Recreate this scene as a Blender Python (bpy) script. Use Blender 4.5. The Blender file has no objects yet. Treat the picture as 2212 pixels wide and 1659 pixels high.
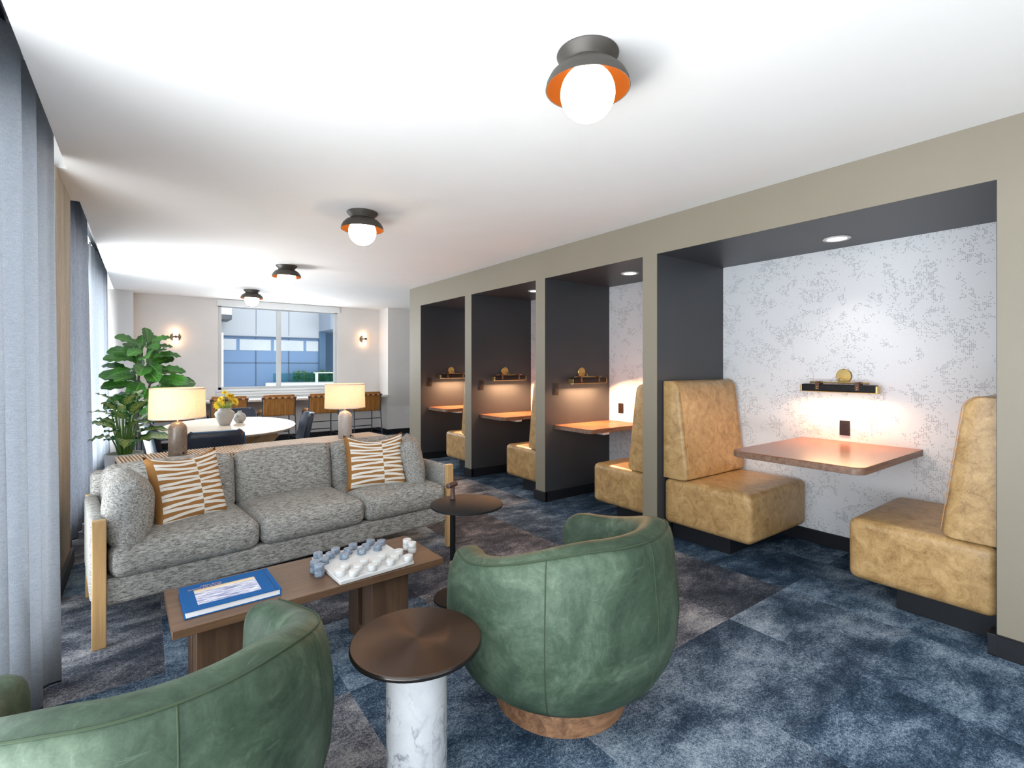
import bpy, math, random
from mathutils import Vector, Matrix
random.seed(7)
PI = math.pi
sin, cos, rad = math.sin, math.cos, math.radians
SC = bpy.context.scene
COL = SC.collection

# ------------------------------------------------------------------ mesh helpers
class MB:
    def __init__(s):
        s.v = []; s.f = []; s.u = []
    def add(s, vs, fs, M=None, uv=None):
        o = len(s.v)
        for i, p in enumerate(vs):
            p = Vector(p)
            if M is not None: p = M @ p
            s.v.append(tuple(p)); s.u.append(uv[i] if uv else (0.0, 0.0))
        for f in fs: s.f.append(tuple(o + i for i in f))
        return s
    def box(s, x0, x1, y0, y1, z0, z1, M=None):
        x0, x1 = min(x0, x1), max(x0, x1); y0, y1 = min(y0, y1), max(y0, y1); z0, z1 = min(z0, z1), max(z0, z1)
        vs = [(x0,y0,z0),(x1,y0,z0),(x1,y1,z0),(x0,y1,z0),(x0,y0,z1),(x1,y0,z1),(x1,y1,z1),(x0,y1,z1)]
        fs = [(3,2,1,0),(4,5,6,7),(0,1,5,4),(1,2,6,5),(2,3,7,6),(3,0,4,7)]
        return s.add(vs, fs, M)
    def lathe(s, prof, n=32, M=None, close=False, cap=True):
        vs = []; fs = []; m = len(prof)
        for i in range(n):
            a = 2*PI*i/n
            for r, z in prof: vs.append((r*cos(a), r*sin(a), z))
        segs = m if close else m-1
        for i in range(n):
            j = (i+1) % n
            for k in range(segs):
                k2 = (k+1) % m
                fs.append((i*m+k, j*m+k, j*m+k2, i*m+k2))
        if not close and cap:
            if prof[0][0] > 1e-6: fs.append(tuple(i*m for i in reversed(range(n))))
            if prof[-1][0] > 1e-6: fs.append(tuple(i*m+m-1 for i in range(n)))
        return s.add(vs, fs, M)
    def cyl(s, r, z0, z1, n=24, M=None):
        return s.lathe([(r, z0), (r, z1)], n, M)
    def tube(s, pts, r, n=8, M=None, cap=True):
        pts = [Vector(p) for p in pts]; m = len(pts)
        rs = r if isinstance(r, (list, tuple)) else [r]*m
        vs = []; fs = []
        t0 = (pts[1]-pts[0]).normalized()
        up = Vector((0,0,1)) if abs(t0.z) < .9 else Vector((1,0,0))
        a = t0.cross(up).normalized()
        for i in range(m):
            t = (pts[min(i+1,m-1)]-pts[max(i-1,0)]).normalized()
            a = (a - t*a.dot(t)).normalized(); b = t.cross(a)
            for k in range(n):
                w = 2*PI*k/n
                vs.append(pts[i] + (a*cos(w)+b*sin(w))*rs[i])
        for i in range(m-1):
            for k in range(n):
                k2 = (k+1) % n
                fs.append((i*n+k, i*n+k2, (i+1)*n+k2, (i+1)*n+k))
        if cap:
            fs.append(tuple(reversed(range(n)))); fs.append(tuple((m-1)*n+k for k in range(n)))
        return s.add(vs, fs, M)
    def prism(s, poly, z0, z1, M=None):
        n = len(poly)
        vs = [(x,y,z0) for x,y in poly] + [(x,y,z1) for x,y in poly]
        fs = [tuple(reversed(range(n))), tuple(range(n,2*n))]
        for i in range(n):
            j = (i+1) % n
            fs.append((i, j, n+j, n+i))
        return s.add(vs, fs, M)
    def grid(s, nu, nv, fn, M=None, closeu=False):
        vs = []; uv = []
        for i in range(nu+1):
            for j in range(nv+1):
                u, v = i/nu, j/nv
                vs.append(fn(u, v)); uv.append((u, v))
        fs = []
        for i in range(nu):
            for j in range(nv):
                fs.append((i*(nv+1)+j, (i+1)*(nv+1)+j, (i+1)*(nv+1)+j+1, i*(nv+1)+j+1))
        return s.add(vs, fs, M, uv)
    def softbox(s, w, d, h, r, puff=(0,0,0), n=12, M=None):
        # rounded upholstered block centred on the origin
        hx, hy, hz = w/2, d/2, h/2
        r = min(r, hx*.98, hy*.98, hz*.98)
        def lin(half, k):
            inner = half-r
            a = [-half, -half+r*.3, -half+r*.65] + [-inner+2*inner*i/k for i in range(k+1)] + [half-r*.65, half-r*.3, half]
            return a
        X, Y, Zs = lin(hx, n), lin(hy, max(4, n*2//3)), lin(hz, max(3, n//2))
        def proj(p):
            q = Vector((max(-hx+r, min(hx-r, p[0])), max(-hy+r, min(hy-r, p[1])), max(-hz+r, min(hz-r, p[2]))))
            dl = Vector(p)-q
            if dl.length > 1e-9: q = q + dl.normalized()*r
            a, b, c = q.x/hx, q.y/hy, q.z/hz
            f = lambda t: max(0.0, 1-t*t)
            q.x += puff[0]*a*f(b)*f(c); q.y += puff[1]*b*f(a)*f(c); q.z += puff[2]*c*f(a)*f(b)
            return q
        def face(A, B, mk):
            na, nb = len(A), len(B)
            vs = [proj(mk(a, b)) for a in A for b in B]
            fs = [(i*nb+j, (i+1)*nb+j, (i+1)*nb+j+1, i*nb+j+1) for i in range(na-1) for j in range(nb-1)]
            return vs, fs
        for A, B, mk, fl in ((X, Y, lambda a,b:(a,b,hz), 0), (X, Y, lambda a,b:(a,b,-hz), 1), (X, Zs, lambda a,b:(a,-hy,b), 0),
                         (X, Zs, lambda a,b:(a,hy,b), 1), (Y, Zs, lambda a,b:(hx,a,b), 0), (Y, Zs, lambda a,b:(-hx,a,b), 1)):
            vs, fs = face(A, B, mk)
            if fl: fs = [tuple(reversed(f)) for f in fs]
            s.add(vs, fs, M)
        return s
    def pillow(s, w, h, t, pinch=.06, n=18, M=None, p=.42, sag=0.0):
        # knife edge cushion in the XZ plane (thickness along Y), uv over the front
        for sd in (-1, 1):
            def fn(a, b, sd=sd):
                u, v = 2*a-1, 2*b-1
                x = w/2*u*(1-pinch*(1-v*v)); z = h/2*v*(1-pinch*(1-u*u))
                th = t/2*(max(0, 1-u**4)*max(0, 1-v**4))**p
                wr = .012*sin(9*u+3*v)*max(0, 1-abs(v))*max(0, 1-abs(u))
                return (x, sd*(th+wr*.4), z - sag*(1-u*u)*max(0, v))
            g = MB().grid(n, n, fn)
            fs = g.f if sd < 0 else [tuple(reversed(f)) for f in g.f]
            s.add(g.v, fs, M, g.u)
        return s
    def obj(s, name, mat, parent=None, bevel=0, bseg=2, smooth=True, ang=40, weld=True, loc=None):
        me = bpy.data.meshes.new(name)
        me.from_pydata(s.v, [], s.f)
        uvl = me.uv_layers.new(name='UVMap')
        for l in me.loops: uvl.data[l.index].uv = s.u[l.vertex_index]
        me.materials.append(mat)
        import bmesh
        bm = bmesh.new(); bm.from_mesh(me)
        if weld: bmesh.ops.remove_doubles(bm, verts=bm.verts, dist=1e-5)
        bmesh.ops.recalc_face_normals(bm, faces=bm.faces)
        bm.to_mesh(me); bm.free()
        if smooth:
            for p in me.polygons: p.use_smooth = True
            me.set_sharp_from_angle(angle=rad(ang))
        o = bpy.data.objects.new(name, me); COL.objects.link(o)
        if loc: o.location = loc
        if parent: o.parent = parent
        if bevel:
            b = o.modifiers.new('edge', 'BEVEL'); b.width = bevel; b.segments = bseg; b.limit_method = 'ANGLE'; b.angle_limit = rad(40)
            if smooth: b.harden_normals = False
        return o

def rrect(x0, x1, y0, y1, r, n=6, which=(1,1,1,1)):
    pts = []
    for (cx, cy, a0, k) in ((x1-r,y0+r,-90,0),(x1-r,y1-r,0,1),(x0+r,y1-r,90,2),(x0+r,y0+r,180,3)):
        if which[k]:
            for i in range(n+1):
                a = rad(a0+90*i/n); pts.append((cx+r*cos(a), cy+r*sin(a)))
        else:
            pts.append((x1 if k in (0,1) else x0, y0 if k in (0,3) else y1))
    return pts
def T(x=0,y=0,z=0): return Matrix.Translation((x,y,z))
def RX(a): return Matrix.Rotation(rad(a),4,'X')
def RY(a): return Matrix.Rotation(rad(a),4,'Y')
def RZ(a): return Matrix.Rotation(rad(a),4,'Z')

def tag(o, label=None, cat=None, group=None, kind=None):
    if label: o['label'] = label
    if cat: o['category'] = cat
    if group: o['group'] = group
    if kind: o['kind'] = kind
    return o
def thing(name, label, cat, loc=(0,0,0), rz=0, group=None):
    o = bpy.data.objects.new(name, None); COL.objects.link(o)
    o.empty_display_size = .1; o.location = loc; o.rotation_euler = (0,0,rad(rz))
    return tag(o, label, cat, group)
def kids(o): return [c for c in bpy.data.objects if c.parent == o]
def dup(root, loc, rz=0, label=None, group=None):
    def cp(o, par):
        c = o.copy(); COL.objects.link(c)
        if par: c.parent = par
        for k in kids(o): cp(k, c)
        return c
    r = cp(root, None)
    r.location = loc; r.rotation_euler = (0,0,rad(rz))
    if label: r['label'] = label
    if group: r['group'] = group
    return r
def struct(name, mb, mat, label=None, **k):
    o = mb.obj(name, mat, **k)
    o['kind'] = 'structure'
    o['label'] = label or name.replace('_', ' ') + ' of the lounge room'
    o['category'] = name.split('_')[0]
    return o

# ------------------------------------------------------------------ materials
def srgb(r, g, b):
    f = lambda c: (c/255/12.92 if c/255 <= .04045 else ((c/255+.055)/1.055)**2.4)
    return (f(r), f(g), f(b), 1)
class NT:
    def __init__(s, name):
        s.m = bpy.data.materials.new(name); s.m.use_nodes = True
        s.t = s.m.node_tree; s.t.nodes.clear()
        s.out = s.t.nodes.new('ShaderNodeOutputMaterial')
        s._co = None
    def n(s, ty, ins=None, **props):
        d = s.t.nodes.new('ShaderNode'+ty)
        for k, v in props.items(): setattr(d, k, v)
        for k, v in (ins or {}).items():
            if isinstance(v, bpy.types.NodeSocket): s.t.links.new(v, d.inputs[k])
            else: d.inputs[k].default_value = v
        return d
    def math(s, op, a, b=0.0, clamp=False):
        return s.n('Math', {0: a, 1: b}, operation=op, use_clamp=clamp).outputs[0]
    def co(s, which='Object'):
        if s._co is None: s._co = s.n('TexCoord')
        return s._co.outputs[which]
    def map(s, scale=(1,1,1), vec=None, loc=(0,0,0), rot=(0,0,0)):
        return s.n('Mapping', {'Vector': vec or s.co(), 'Scale': scale, 'Location': loc, 'Rotation': rot}).outputs[0]
    def noise(s, vec, scale, detail=4, rough=.55, dist=0, out=0):
        return s.n('TexNoise', {'Vector': vec, 'Scale': scale, 'Detail': detail, 'Roughness': rough, 'Distortion': dist}).outputs[out]
    def ramp(s, fac, stops):
        r = s.n('ValToRGB', {'Fac': fac}); e = r.color_ramp.elements
        while len(e) < len(stops): e.new(.5)
        for i, (p, c) in enumerate(stops):
            e[i].position = p; e[i].color = c if len(c) == 4 else (*c, 1)
        return r.outputs[0]
    def mix(s, fac, a, b, blend='MIX'):
        m = s.n('Mix', {0: fac, 6: a, 7: b}, data_type='RGBA', blend_type=blend)
        return m.outputs[2]
    def bump(s, h, strength=.3, dist=.01):
        return s.n('Bump', {'Height': h, 'Strength': strength, 'Distance': dist}).outputs[0]
    def bsdf(s, **k):
        names = dict(color='Base Color', rough='Roughness', metal='Metallic', normal='Normal', spec='Specular IOR Level', aniso='Anisotropic',
                     tangent='Tangent', emit='Emission Color', estr='Emission Strength', coat='Coat Weight', coatr='Coat Roughness', sheen='Sheen Weight', trans='Transmission Weight', alpha='Alpha')
        return s.n('BsdfPrincipled', {names[a]: b for a, b in k.items()})
    def done(s, sh):
        s.t.links.new(sh.outputs[0], s.out.inputs[0]); return s.m

def plain(name, c, rough=.5, metal=0, **k):
    t = NT(name)
    return t.done(t.bsdf(color=c, rough=rough, metal=metal, **k))
def mottle(name, stops, scale=6, stretch=(1,1,1), rough=.6, detail=5, nrough=.6, dist=0, bump=0, bscale=None, metal=0, bdist=.004, **k):
    t = NT(name)
    v = t.map(stretch)
    f = t.noise(v, scale, detail, nrough, dist)
    c = t.ramp(f, stops)
    kw = dict(color=c, rough=rough, metal=metal, **k)
    if bump:
        kw['normal'] = t.bump(t.noise(t.co(), bscale or scale*4, 3), bump, bdist)
    return t.done(t.bsdf(**kw))
def emis(name, c, s):
    t = NT(name)
    return t.done(t.n('Emission', {'Color': c, 'Strength': s}))
def wood(name, dark, light, scale=1.0, axis='x', rough=.42, spec=.4, lo=1.2):
    t = NT(name)
    st = {'x': (lo, 14, 14), 'y': (14, lo, 14), 'z': (14, 14, lo)}[axis]
    v = t.map(tuple(q*scale for q in st))
    n1 = t.noise(v, 1.6, 6, .62, .6)
    v2 = t.map(tuple(q*scale*(1 if q < 2 else 7) for q in st))
    n2 = t.noise(v2, 2.2, 3, .6)
    f = t.math('ADD', t.math('MULTIPLY', n1, .72), t.math('MULTIPLY', n2, .28))
    c = t.ramp(f, [(.32, dark), (.68, light)])
    return t.done(t.bsdf(color=c, rough=rough, spec=spec, normal=t.bump(n2, .12, .002)))

M = {}
M['ceiling'] = mottle('ceiling_paint', [(.3, (.825,.81,.79)), (.7, (.845,.83,.81))], 3, rough=.75)
M['wall_back'] = mottle('back_wall_paint', [(.3, (.72,.685,.655)), (.7, (.75,.715,.685))], 3, rough=.7, bump=.05, bscale=150)
M['greige'] = mottle('greige_paint', [(.3, (.215,.187,.140)), (.7, (.23,.20,.15))], 2, rough=.55, bump=.05, bscale=180)
M['charcoal'] = mottle('charcoal_paint', [(.3, (.036,.039,.044)), (.7, (.041,.044,.050))], 2, rough=.42, bump=.05, bscale=180)
M['black_base'] = plain('black_baseboard', (.010,.011,.014,1), .38)
M['white_trim'] = plain('white_trim_paint', (.70,.71,.71,1), .4)
M['vinyl'] = plain('window_vinyl', (.60,.61,.62,1), .4)
M['gold'] = mottle('aged_brass', [(.3, (.50,.34,.12)), (.7, (.62,.44,.18))], 20, rough=.30, metal=1)
M['black_metal'] = plain('black_powdercoat', (.012,.012,.013,1), .6, 0, spec=.15)
M['dark_metal'] = plain('dark_steel', (.028,.036,.046,1), .38, .3)
M['lamp_bronze'] = plain('lamp_bronze', (.060,.052,.044,1), .48, .25)
M['shade_inside'] = plain('copper_inside', (.072,.0175,.0004,1), .6, .0, spec=.05)
M['black_leather'] = mottle('black_leather', [(.3,(.006,.005,.006)),(.7,(.011,.010,.011))], 30, rough=.5, spec=.25, bump=.2, bscale=160)
M['brown_strap'] = mottle('brown_strap', [(.3,(.07,.025,.012)),(.7,(.12,.045,.02))], 30, rough=.5)
M['dark_plate'] = plain('dark_plate', (.020,.012,.012,1), .28)
M['plate_hole'] = plain('plate_slot', (.003,.003,.003,1), .5)
M['white_plate'] = plain('white_plate', (.75,.76,.78,1), .35)
M['oak'] = wood('light_oak', (.46,.27,.11,1), (.66,.43,.20,1), 1.2, 'z')
M['walnut_x'] = wood('walnut', (.075,.040,.022,1), (.17,.095,.052,1), 1.0, 'x', .40)
M['walnut_z'] = wood('walnut_upright', (.075,.042,.024,1), (.165,.095,.055,1), 1.0, 'z', .45)
M['laminate'] = wood('booth_laminate', (.185,.068,.034,1), (.32,.130,.066,1), 1.0, 'x', .24, .5)
M['laminate_edge'] = wood('laminate_edge', (.10,.052,.034,1), (.26,.155,.105,1), 2.0, 'x', .35)
M['slat'] = wood('slat_wood', (.46,.36,.27,1), (.68,.56,.44,1), 1.0, 'y', .5)
M['slat_dark'] = plain('slat_gap', (.02,.015,.012,1), .8)
M['ash'] = wood('pale_ash', (.36,.24,.125,1), (.56,.41,.24,1), .8, 'z', .45)
M['ash_top'] = wood('bleached_ash_top', (.72,.62,.50,1), (.82,.74,.63,1), .7, 'x', .35)
M['base_walnut'] = wood('swivel_base_walnut', (.085,.040,.021,1), (.36,.19,.10,1), 2.0, 'x', .45, .35, .35)
M['navy'] = mottle('navy_leather', [(.3,(.010,.016,.032)),(.7,(.018,.028,.055))], 40, rough=.42, bump=.15, bscale=200)
M['navy_pad'] = mottle('navy_pad', [(.3,(.010,.015,.030)),(.7,(.02,.028,.05))], 25, stretch=(6,6,.5), rough=.4, bump=.3, bscale=60)
M['blue_seam'] = plain('blue_seam', (.03,.14,.32,1), .5)
M['tan_hide'] = mottle('cognac_hide', [(.3,(.20,.075,.012)),(.7,(.36,.15,.028))], 5, stretch=(8,8,.7), rough=.42, bump=.15, bscale=90)
M['tan_light'] = plain('cognac_edge', (.52,.26,.06,1), .5)
M['hide_strap'] = mottle('pale_hide_strap', [(.3,(.42,.20,.07)),(.7,(.52,.27,.10))], 25, rough=.5)
M['brown_bar'] = plain('brown_leather_bar', (.10,.035,.022,1), .45)
M['white_marble'] = mottle('white_stone', [(.35,(.56,.56,.56)),(.6,(.66,.66,.65)),(.75,(.60,.60,.61))], 9, rough=.3, dist=1.5)
M['checker_white'] = mottle('white_checker_stone', [(.35,(.56,.56,.55)),(.65,(.68,.68,.67))], 40, rough=.35)
M['checker_grey'] = mottle('grey_checker_stone', [(.30,(.10,.13,.18)),(.5,(.19,.24,.31)),(.7,(.36,.42,.49))], 55, rough=.4, dist=1)
M['book_blue'] = mottle('blue_book_cloth', [(.3,(.010,.085,.26)),(.7,(.018,.11,.31))], 300, rough=.85, spec=.15)
M['paper'] = plain('book_pages', (.82,.82,.84,1), .7)
M['title_ink'] = plain('copper_title_ink', (.55,.33,.25,1), .5)
M['pot_white'] = mottle('white_planter', [(.3,(.74,.74,.74)),(.7,(.80,.80,.80))], 8, rough=.5)
M['pot_dark'] = plain('fluted_dark_planter', (.022,.024,.029,1), .5)
M['soil'] = mottle('soil', [(.3,(.02,.014,.01)),(.7,(.05,.035,.024))], 60, rough=.9, bump=.5)
M['trunk'] = mottle('bark', [(.3,(.016,.011,.008)),(.7,(.05,.034,.024))], 40, rough=.8)
M['ceramic'] = mottle('grey_ceramic', [(.3,(.40,.39,.38)),(.7,(.50,.49,.47))], 12, rough=.45)
M['bottle_stone'] = mottle('marbled_grey_ceramic', [(.32,(.16,.17,.17)),(.5,(.42,.42,.41)),(.7,(.58,.57,.55))], 14, rough=.35, dist=1.2)
M['petal'] = mottle('yellow_petals', [(.3,(.85,.58,.015)),(.7,(.95,.78,.07))], 40, rough=.55)
M['flower_eye'] = plain('flower_centre', (.35,.20,.02,1), .7)
M['stem'] = plain('pale_green_stem', (.26,.42,.10,1), .6)
M['stalk'] = plain('green_stalk', (.12,.26,.05,1), .5)
M['globe'] = emis('lit_opal_globe', (1,.80,.58,1), 18)
M['bulb'] = emis('lit_warm_bulb', (1,.58,.32,1), 9)
M['downlight_lens'] = emis('lit_downlight_lens', (1,.93,.85,1), 5)
M['strip'] = emis('lit_picture_light_strip', (1,.72,.42,1), 8)
M['cord'] = plain('black_cord', (.008,.008,.008,1), .5)
M['panel_grey'] = mottle('pale_facade_panel', [(.3,(.60,.62,.65)),(.7,(.63,.65,.68))], .6, rough=.6)
M['panel_blue'] = mottle('blue_facade_panel', [(.3,(.22,.34,.55)),(.7,(.24,.37,.58))], .5, rough=.5)
M['panel_deep'] = mottle('deep_blue_panel', [(.3,(.09,.17,.28)),(.7,(.11,.20,.32))], .5, rough=.5)
M['panel_mid'] = plain('grey_blue_overhang', (.34,.39,.47,1), .6)
M['panel_joint'] = plain('panel_joint', (.12,.17,.25,1), .7)
M['building_white'] = plain('white_stucco', (.88,.88,.88,1), .7)
M['far_glass'] = plain('far_window_glass', (.40,.50,.52,1), .12)
M['sill_dark'] = plain('slate_sill', (.10,.115,.14,1), .6)
M['coping'] = plain('white_coping', (.84,.84,.83,1), .6)
M['stucco_grey'] = plain('grey_stucco', (.55,.56,.58,1), .8)
M['hedge'] = mottle('hedge_leaves', [(.3,(.05,.16,.04)),(.7,(.22,.42,.12))], 9, rough=.7)
M['ground'] = mottle('courtyard_paving', [(.3,(.42,.42,.42)),(.7,(.50,.50,.50))], 2, rough=.85)

def carpet():
    t = NT('carpet_tiles')
    S = .61
    sep = t.n('SeparateXYZ', {0: t.co()})
    gx = t.math('DIVIDE', t.math('SUBTRACT', sep.outputs[0], 3.127-6*S), S)
    gy = t.math('DIVIDE', t.math('SUBTRACT', sep.outputs[1], .845-6*S), S)
    ix, iy = t.math('FLOOR', gx), t.math('FLOOR', gy)
    cell = t.n('CombineXYZ', {0: ix, 1: iy, 2: 0.0}).outputs[0]
    wn = t.n('TexWhiteNoise', {'Vector': cell}, noise_dimensions='3D')
    rv, rc = wn.outputs[0], wn.outputs[1]
    off = t.n('VectorMath', {0: rc, 3: 40.0}, operation='SCALE').outputs[0]
    p = t.n('VectorMath', {0: t.co(), 1: off}, operation='ADD').outputs[0]
    n1 = t.noise(t.map((2.2, 3.6, 1), p), 1.25, 9, .70, .25)
    n2 = t.noise(t.map((9, 13, 1), p), 2.0, 7, .8, .2)
    pile = t.noise(t.co(), 240, 2, .6)
    pile2 = t.noise(t.co(), 85, 4, .8)
    f = t.math('ADD', t.math('MULTIPLY', n1, .85), t.math('MULTIPLY', n2, .28))
    f = t.math('ADD', f, t.math('MULTIPLY', t.math('SUBTRACT', rv, .5), .14))
    f = t.math('ADD', f, t.math('MULTIPLY', t.math('SUBTRACT', pile2, .5), .62))
    f = t.math('ADD', f, t.math('MULTIPLY', t.math('SUBTRACT', pile, .5), .45))
    f = t.math('SUBTRACT', f, .022)
    blue = t.ramp(f, [(.40, (.014,.028,.050)), (.53, (.045,.078,.125)), (.64, (.17,.235,.31)), (.78, (.38,.46,.54))])
    warm = t.ramp(f, [(.40, (.026,.031,.042)), (.53, (.078,.080,.096)), (.64, (.235,.225,.235)), (.78, (.44,.415,.405))])
    sel = t.math('MULTIPLY', t.math('GREATER_THAN', t.n('SeparateColor', {0: rc}).outputs[1], .30), .80)
    far = t.math('GREATER_THAN', sep.outputs[1], .845+.61)
    sel = t.math('MULTIPLY', sel, t.math('ADD', t.math('MULTIPLY', far, .8), .2))  # random warm tiles; farther off, warm lamplight is also put into their colour
    near = t.n('MapRange', {0: sep.outputs[0], 1: 3.12, 2: 3.14, 3: 1.0, 4: 0.0}).outputs[0]
    c = t.mix(t.math('MULTIPLY', sel, near), blue, warm)
    h = t.math('ADD', pile, pile2)
    return t.done(t.bsdf(color=c, rough=.95, spec=.1, normal=t.bump(h, .55, .006)))
M['carpet'] = carpet()

def wallpaper():
    t = NT('dotted_floral_wallpaper')
    sep = t.n('SeparateXYZ', {0: t.co()})
    P = .0088
    a = t.math('DIVIDE', sep.outputs[1], P); b = t.math('DIVIDE', sep.outputs[2], P)
    da = t.math('ABSOLUTE', t.math('SUBTRACT', t.math('FRACT', a), .5)); db = t.math('ABSOLUTE', t.math('SUBTRACT', t.math('FRACT', b), .5))
    dot = t.math('LESS_THAN', t.math('MAXIMUM', da, db), .33)
    q = t.n('CombineXYZ', {0: 0.0, 1: t.math('MULTIPLY', t.math('FLOOR', a), P), 2: t.math('MULTIPLY', t.math('FLOOR', b), P)}).outputs[0]
    big = t.noise(q, 6.5, 3, .55, .7)
    mid = t.noise(q, 30, 3, .7, .8)
    fine = t.n('TexWhiteNoise', {'Vector': q}).outputs[0]
    patch = t.n('MapRange', {0: big, 1: .46, 2: .60, 3: 0.0, 4: 1.0}).outputs[0]
    leaf = t.n('MapRange', {0: mid, 1: .44, 2: .58, 3: 0.0, 4: 1.0}).outputs[0]
    dens = t.math('MULTIPLY', patch, leaf)
    on = t.math('MULTIPLY', t.math('GREATER_THAN', t.math('MULTIPLY', dens, 1.25), fine), dot)
    weave = t.noise(t.map((1, 1, 30)), 30, 2)
    base = t.ramp(weave, [(.3, (.70,.71,.735)), (.7, (.76,.77,.79))])
    c = t.mix(on, base, (.40,.41,.43,1))
    c = t.mix(t.math('MULTIPLY', dot, .05), c, (.5,.5,.55,1))
    return t.done(t.bsdf(color=c, rough=.6, spec=.3))
M['wallpaper'] = wallpaper()

def concrete():
    t = NT('board_concrete')
    n = t.noise(t.map((3, 3, .5)), 3, 7, .65, .4)
    n2 = t.noise(t.co(), 26, 5, .7)
    f = t.math('ADD', t.math('MULTIPLY', n, .75), t.math('MULTIPLY', n2, .25))
    c = t.ramp(f, [(.32, (.30,.265,.20)), (.52, (.43,.385,.30)), (.72, (.54,.49,.40))])
    return t.done(t.bsdf(color=c, rough=.8, normal=t.bump(f, .35, .02)))
M['concrete'] = concrete()

def curtain_mat(name, a, b, tr):
    t = NT(name)
    w = t.noise(t.map((40, 40, 900)), 1.0, 3, .7)
    w2 = t.noise(t.map((700, 700, 10)), 1.0, 2, .6)
    c = t.ramp(t.math('ADD', t.math('MULTIPLY', w, .6), t.math('MULTIPLY', w2, .4)), [(.35, a), (.65, b)])
    d = t.n('BsdfDiffuse', {'Color': c}); tl = t.n('BsdfTranslucent', {'Color': c})
    return t.done(t.n('MixShader', {0: tr, 1: d.outputs[0], 2: tl.outputs[0]}))
M['curtain'] = curtain_mat('linen_curtain', (.40,.42,.45,1), (.66,.69,.73,1), .55)
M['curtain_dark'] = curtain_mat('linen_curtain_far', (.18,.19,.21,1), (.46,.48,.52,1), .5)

def shade_mat():
    t = NT('linen_lampshade')
    w = t.noise(t.map((60, 60, 500)), 1.0, 3, .7); w2 = t.noise(t.map((500, 500, 30)), 1.0, 3, .7)
    c = t.ramp(t.math('MULTIPLY', t.math('ADD', w, w2), .5), [(.3, (.62,.50,.36)), (.7, (.86,.78,.66))])
    d = t.n('BsdfDiffuse', {'Color': c}); tl = t.n('BsdfTranslucent', {'Color': c})
    return t.done(t.n('MixShader', {0: .5, 1: d.outputs[0], 2: tl.outputs[0]}))
M['shade'] = shade_mat()
M['shade_trim'] = plain('shade_trim', (.62,.52,.45,1), .8)

def tweed(name, stops, sc=1.0, bs=.6):
    t = NT(name)
    v = t.map((34*sc, 110*sc, 150*sc))
    n = t.noise(v, 1.0, 4, .75, .5)
    n2 = t.noise(t.co(), 320, 2, .6)
    n3 = t.noise(t.co(), 4, 2)
    f = t.math('ADD', t.math('MULTIPLY', n, .68), t.math('MULTIPLY', n2, .32))
    c = t.ramp(f, stops)
    c = t.mix(t.math('MULTIPLY', n3, .18), c, (.25,.25,.24,1))
    return t.done(t.bsdf(color=c, rough=.95, spec=.1, normal=t.bump(f, bs, .012)))
M['tweed'] = tweed('grey_tweed', [(.36, (.055,.050,.046)), (.45, (.22,.21,.19)), (.53, (.42,.41,.385)), (.64, (.60,.59,.56))])

def leather(name, stops, scale):
    t = NT(name)
    n = t.noise(t.co(), scale, 8, .72, .8)
    n2 = t.noise(t.co(), scale*9, 4, .7, .5)
    f = t.math('ADD', t.math('MULTIPLY', n, .7), t.math('MULTIPLY', n2, .3))
    c = t.ramp(f, stops)
    return t.done(t.bsdf(color=c, rough=.36, spec=.45, normal=t.bump(t.noise(t.co(), 240, 3), .12, .003)))
M['tan'] = leather('distressed_tan_vinyl', [(.34, (.21,.112,.038)), (.47, (.37,.225,.090)), (.58, (.47,.30,.13)), (.72, (.58,.41,.205))], 13)

def nubuck():
    t = NT('green_nubuck')
    n = t.noise(t.co(), 4.0, 8, .70, 1.2)
    n2 = t.noise(t.co(), 26, 6, .75, 1.2)
    s = t.noise(t.map((5, 5, 46), None, (0,0,0), (.7,.5,0)), 1.6, 2, .5, 2.5)
    f = t.math('ADD', t.math('MULTIPLY', n, .70), t.math('MULTIPLY', n2, .30))
    c = t.ramp(f, [(.34, (.017,.033,.019)), (.49, (.040,.066,.041)), (.60, (.074,.108,.072)), (.74, (.150,.192,.140))])
    c = t.mix(t.math('MULTIPLY', t.math('GREATER_THAN', s, .70), .16), c, (.15,.20,.145,1))
    return t.done(t.bsdf(color=c, rough=.58, spec=.28, normal=t.bump(n2, .14, .006)))
M['nubuck'] = nubuck()
M['nubuck_pipe'] = plain('green_piping', (.043,.062,.038,1), .7, spec=.1)

def marble(name, base, vein, scale, rough=.22, amt=1.0):
    t = NT(name)
    d = t.noise(t.map((1,1,.8), None, (0,0,0), (.5,.35,0)), scale*.9, 6, .6, 0, 1)
    p = t.n('VectorMath', {0: t.map((1,1,.75), None, (0,0,0), (.6,.4,0)), 1: t.n('VectorMath', {0: d, 3: .55}, operation='SCALE').outputs[0]}, operation='ADD').outputs[0]
    v = t.noise(p, scale, 3, .5, .4)
    line = t.math('ABSOLUTE', t.math('SUBTRACT', v, .5))
    f = t.n('MapRange', {0: line, 1: 0.0, 2: .075, 3: 1.0, 4: 0.0}).outputs[0]
    m2 = t.noise(t.co(), scale*.6, 4, .5)
    f = t.math('MULTIPLY', t.math('MULTIPLY', f, f), t.n('MapRange', {0: m2, 1: .33, 2: .56, 3: .0, 4: amt}).outputs[0])
    cloud = t.noise(p, scale*2.2, 5, .6)
    b = t.mix(t.n('MapRange', {0: cloud, 1: .35, 2: .75, 3: 0.0, 4: .5}).outputs[0], base, tuple(.6*q+.4*w for q, w in zip(base, vein)))
    return t.done(t.bsdf(color=t.mix(f, b, vein), rough=rough, spec=.5))
M['carrara'] = marble('carrara_column', (.50,.505,.52,1), (.10,.115,.14,1), 5.5, .22, 1.0)
M['brown_stone'] = marble('brown_marble_lamp', (.125,.100,.080,1), (.36,.30,.24,1), 16, .3, .9)
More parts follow.
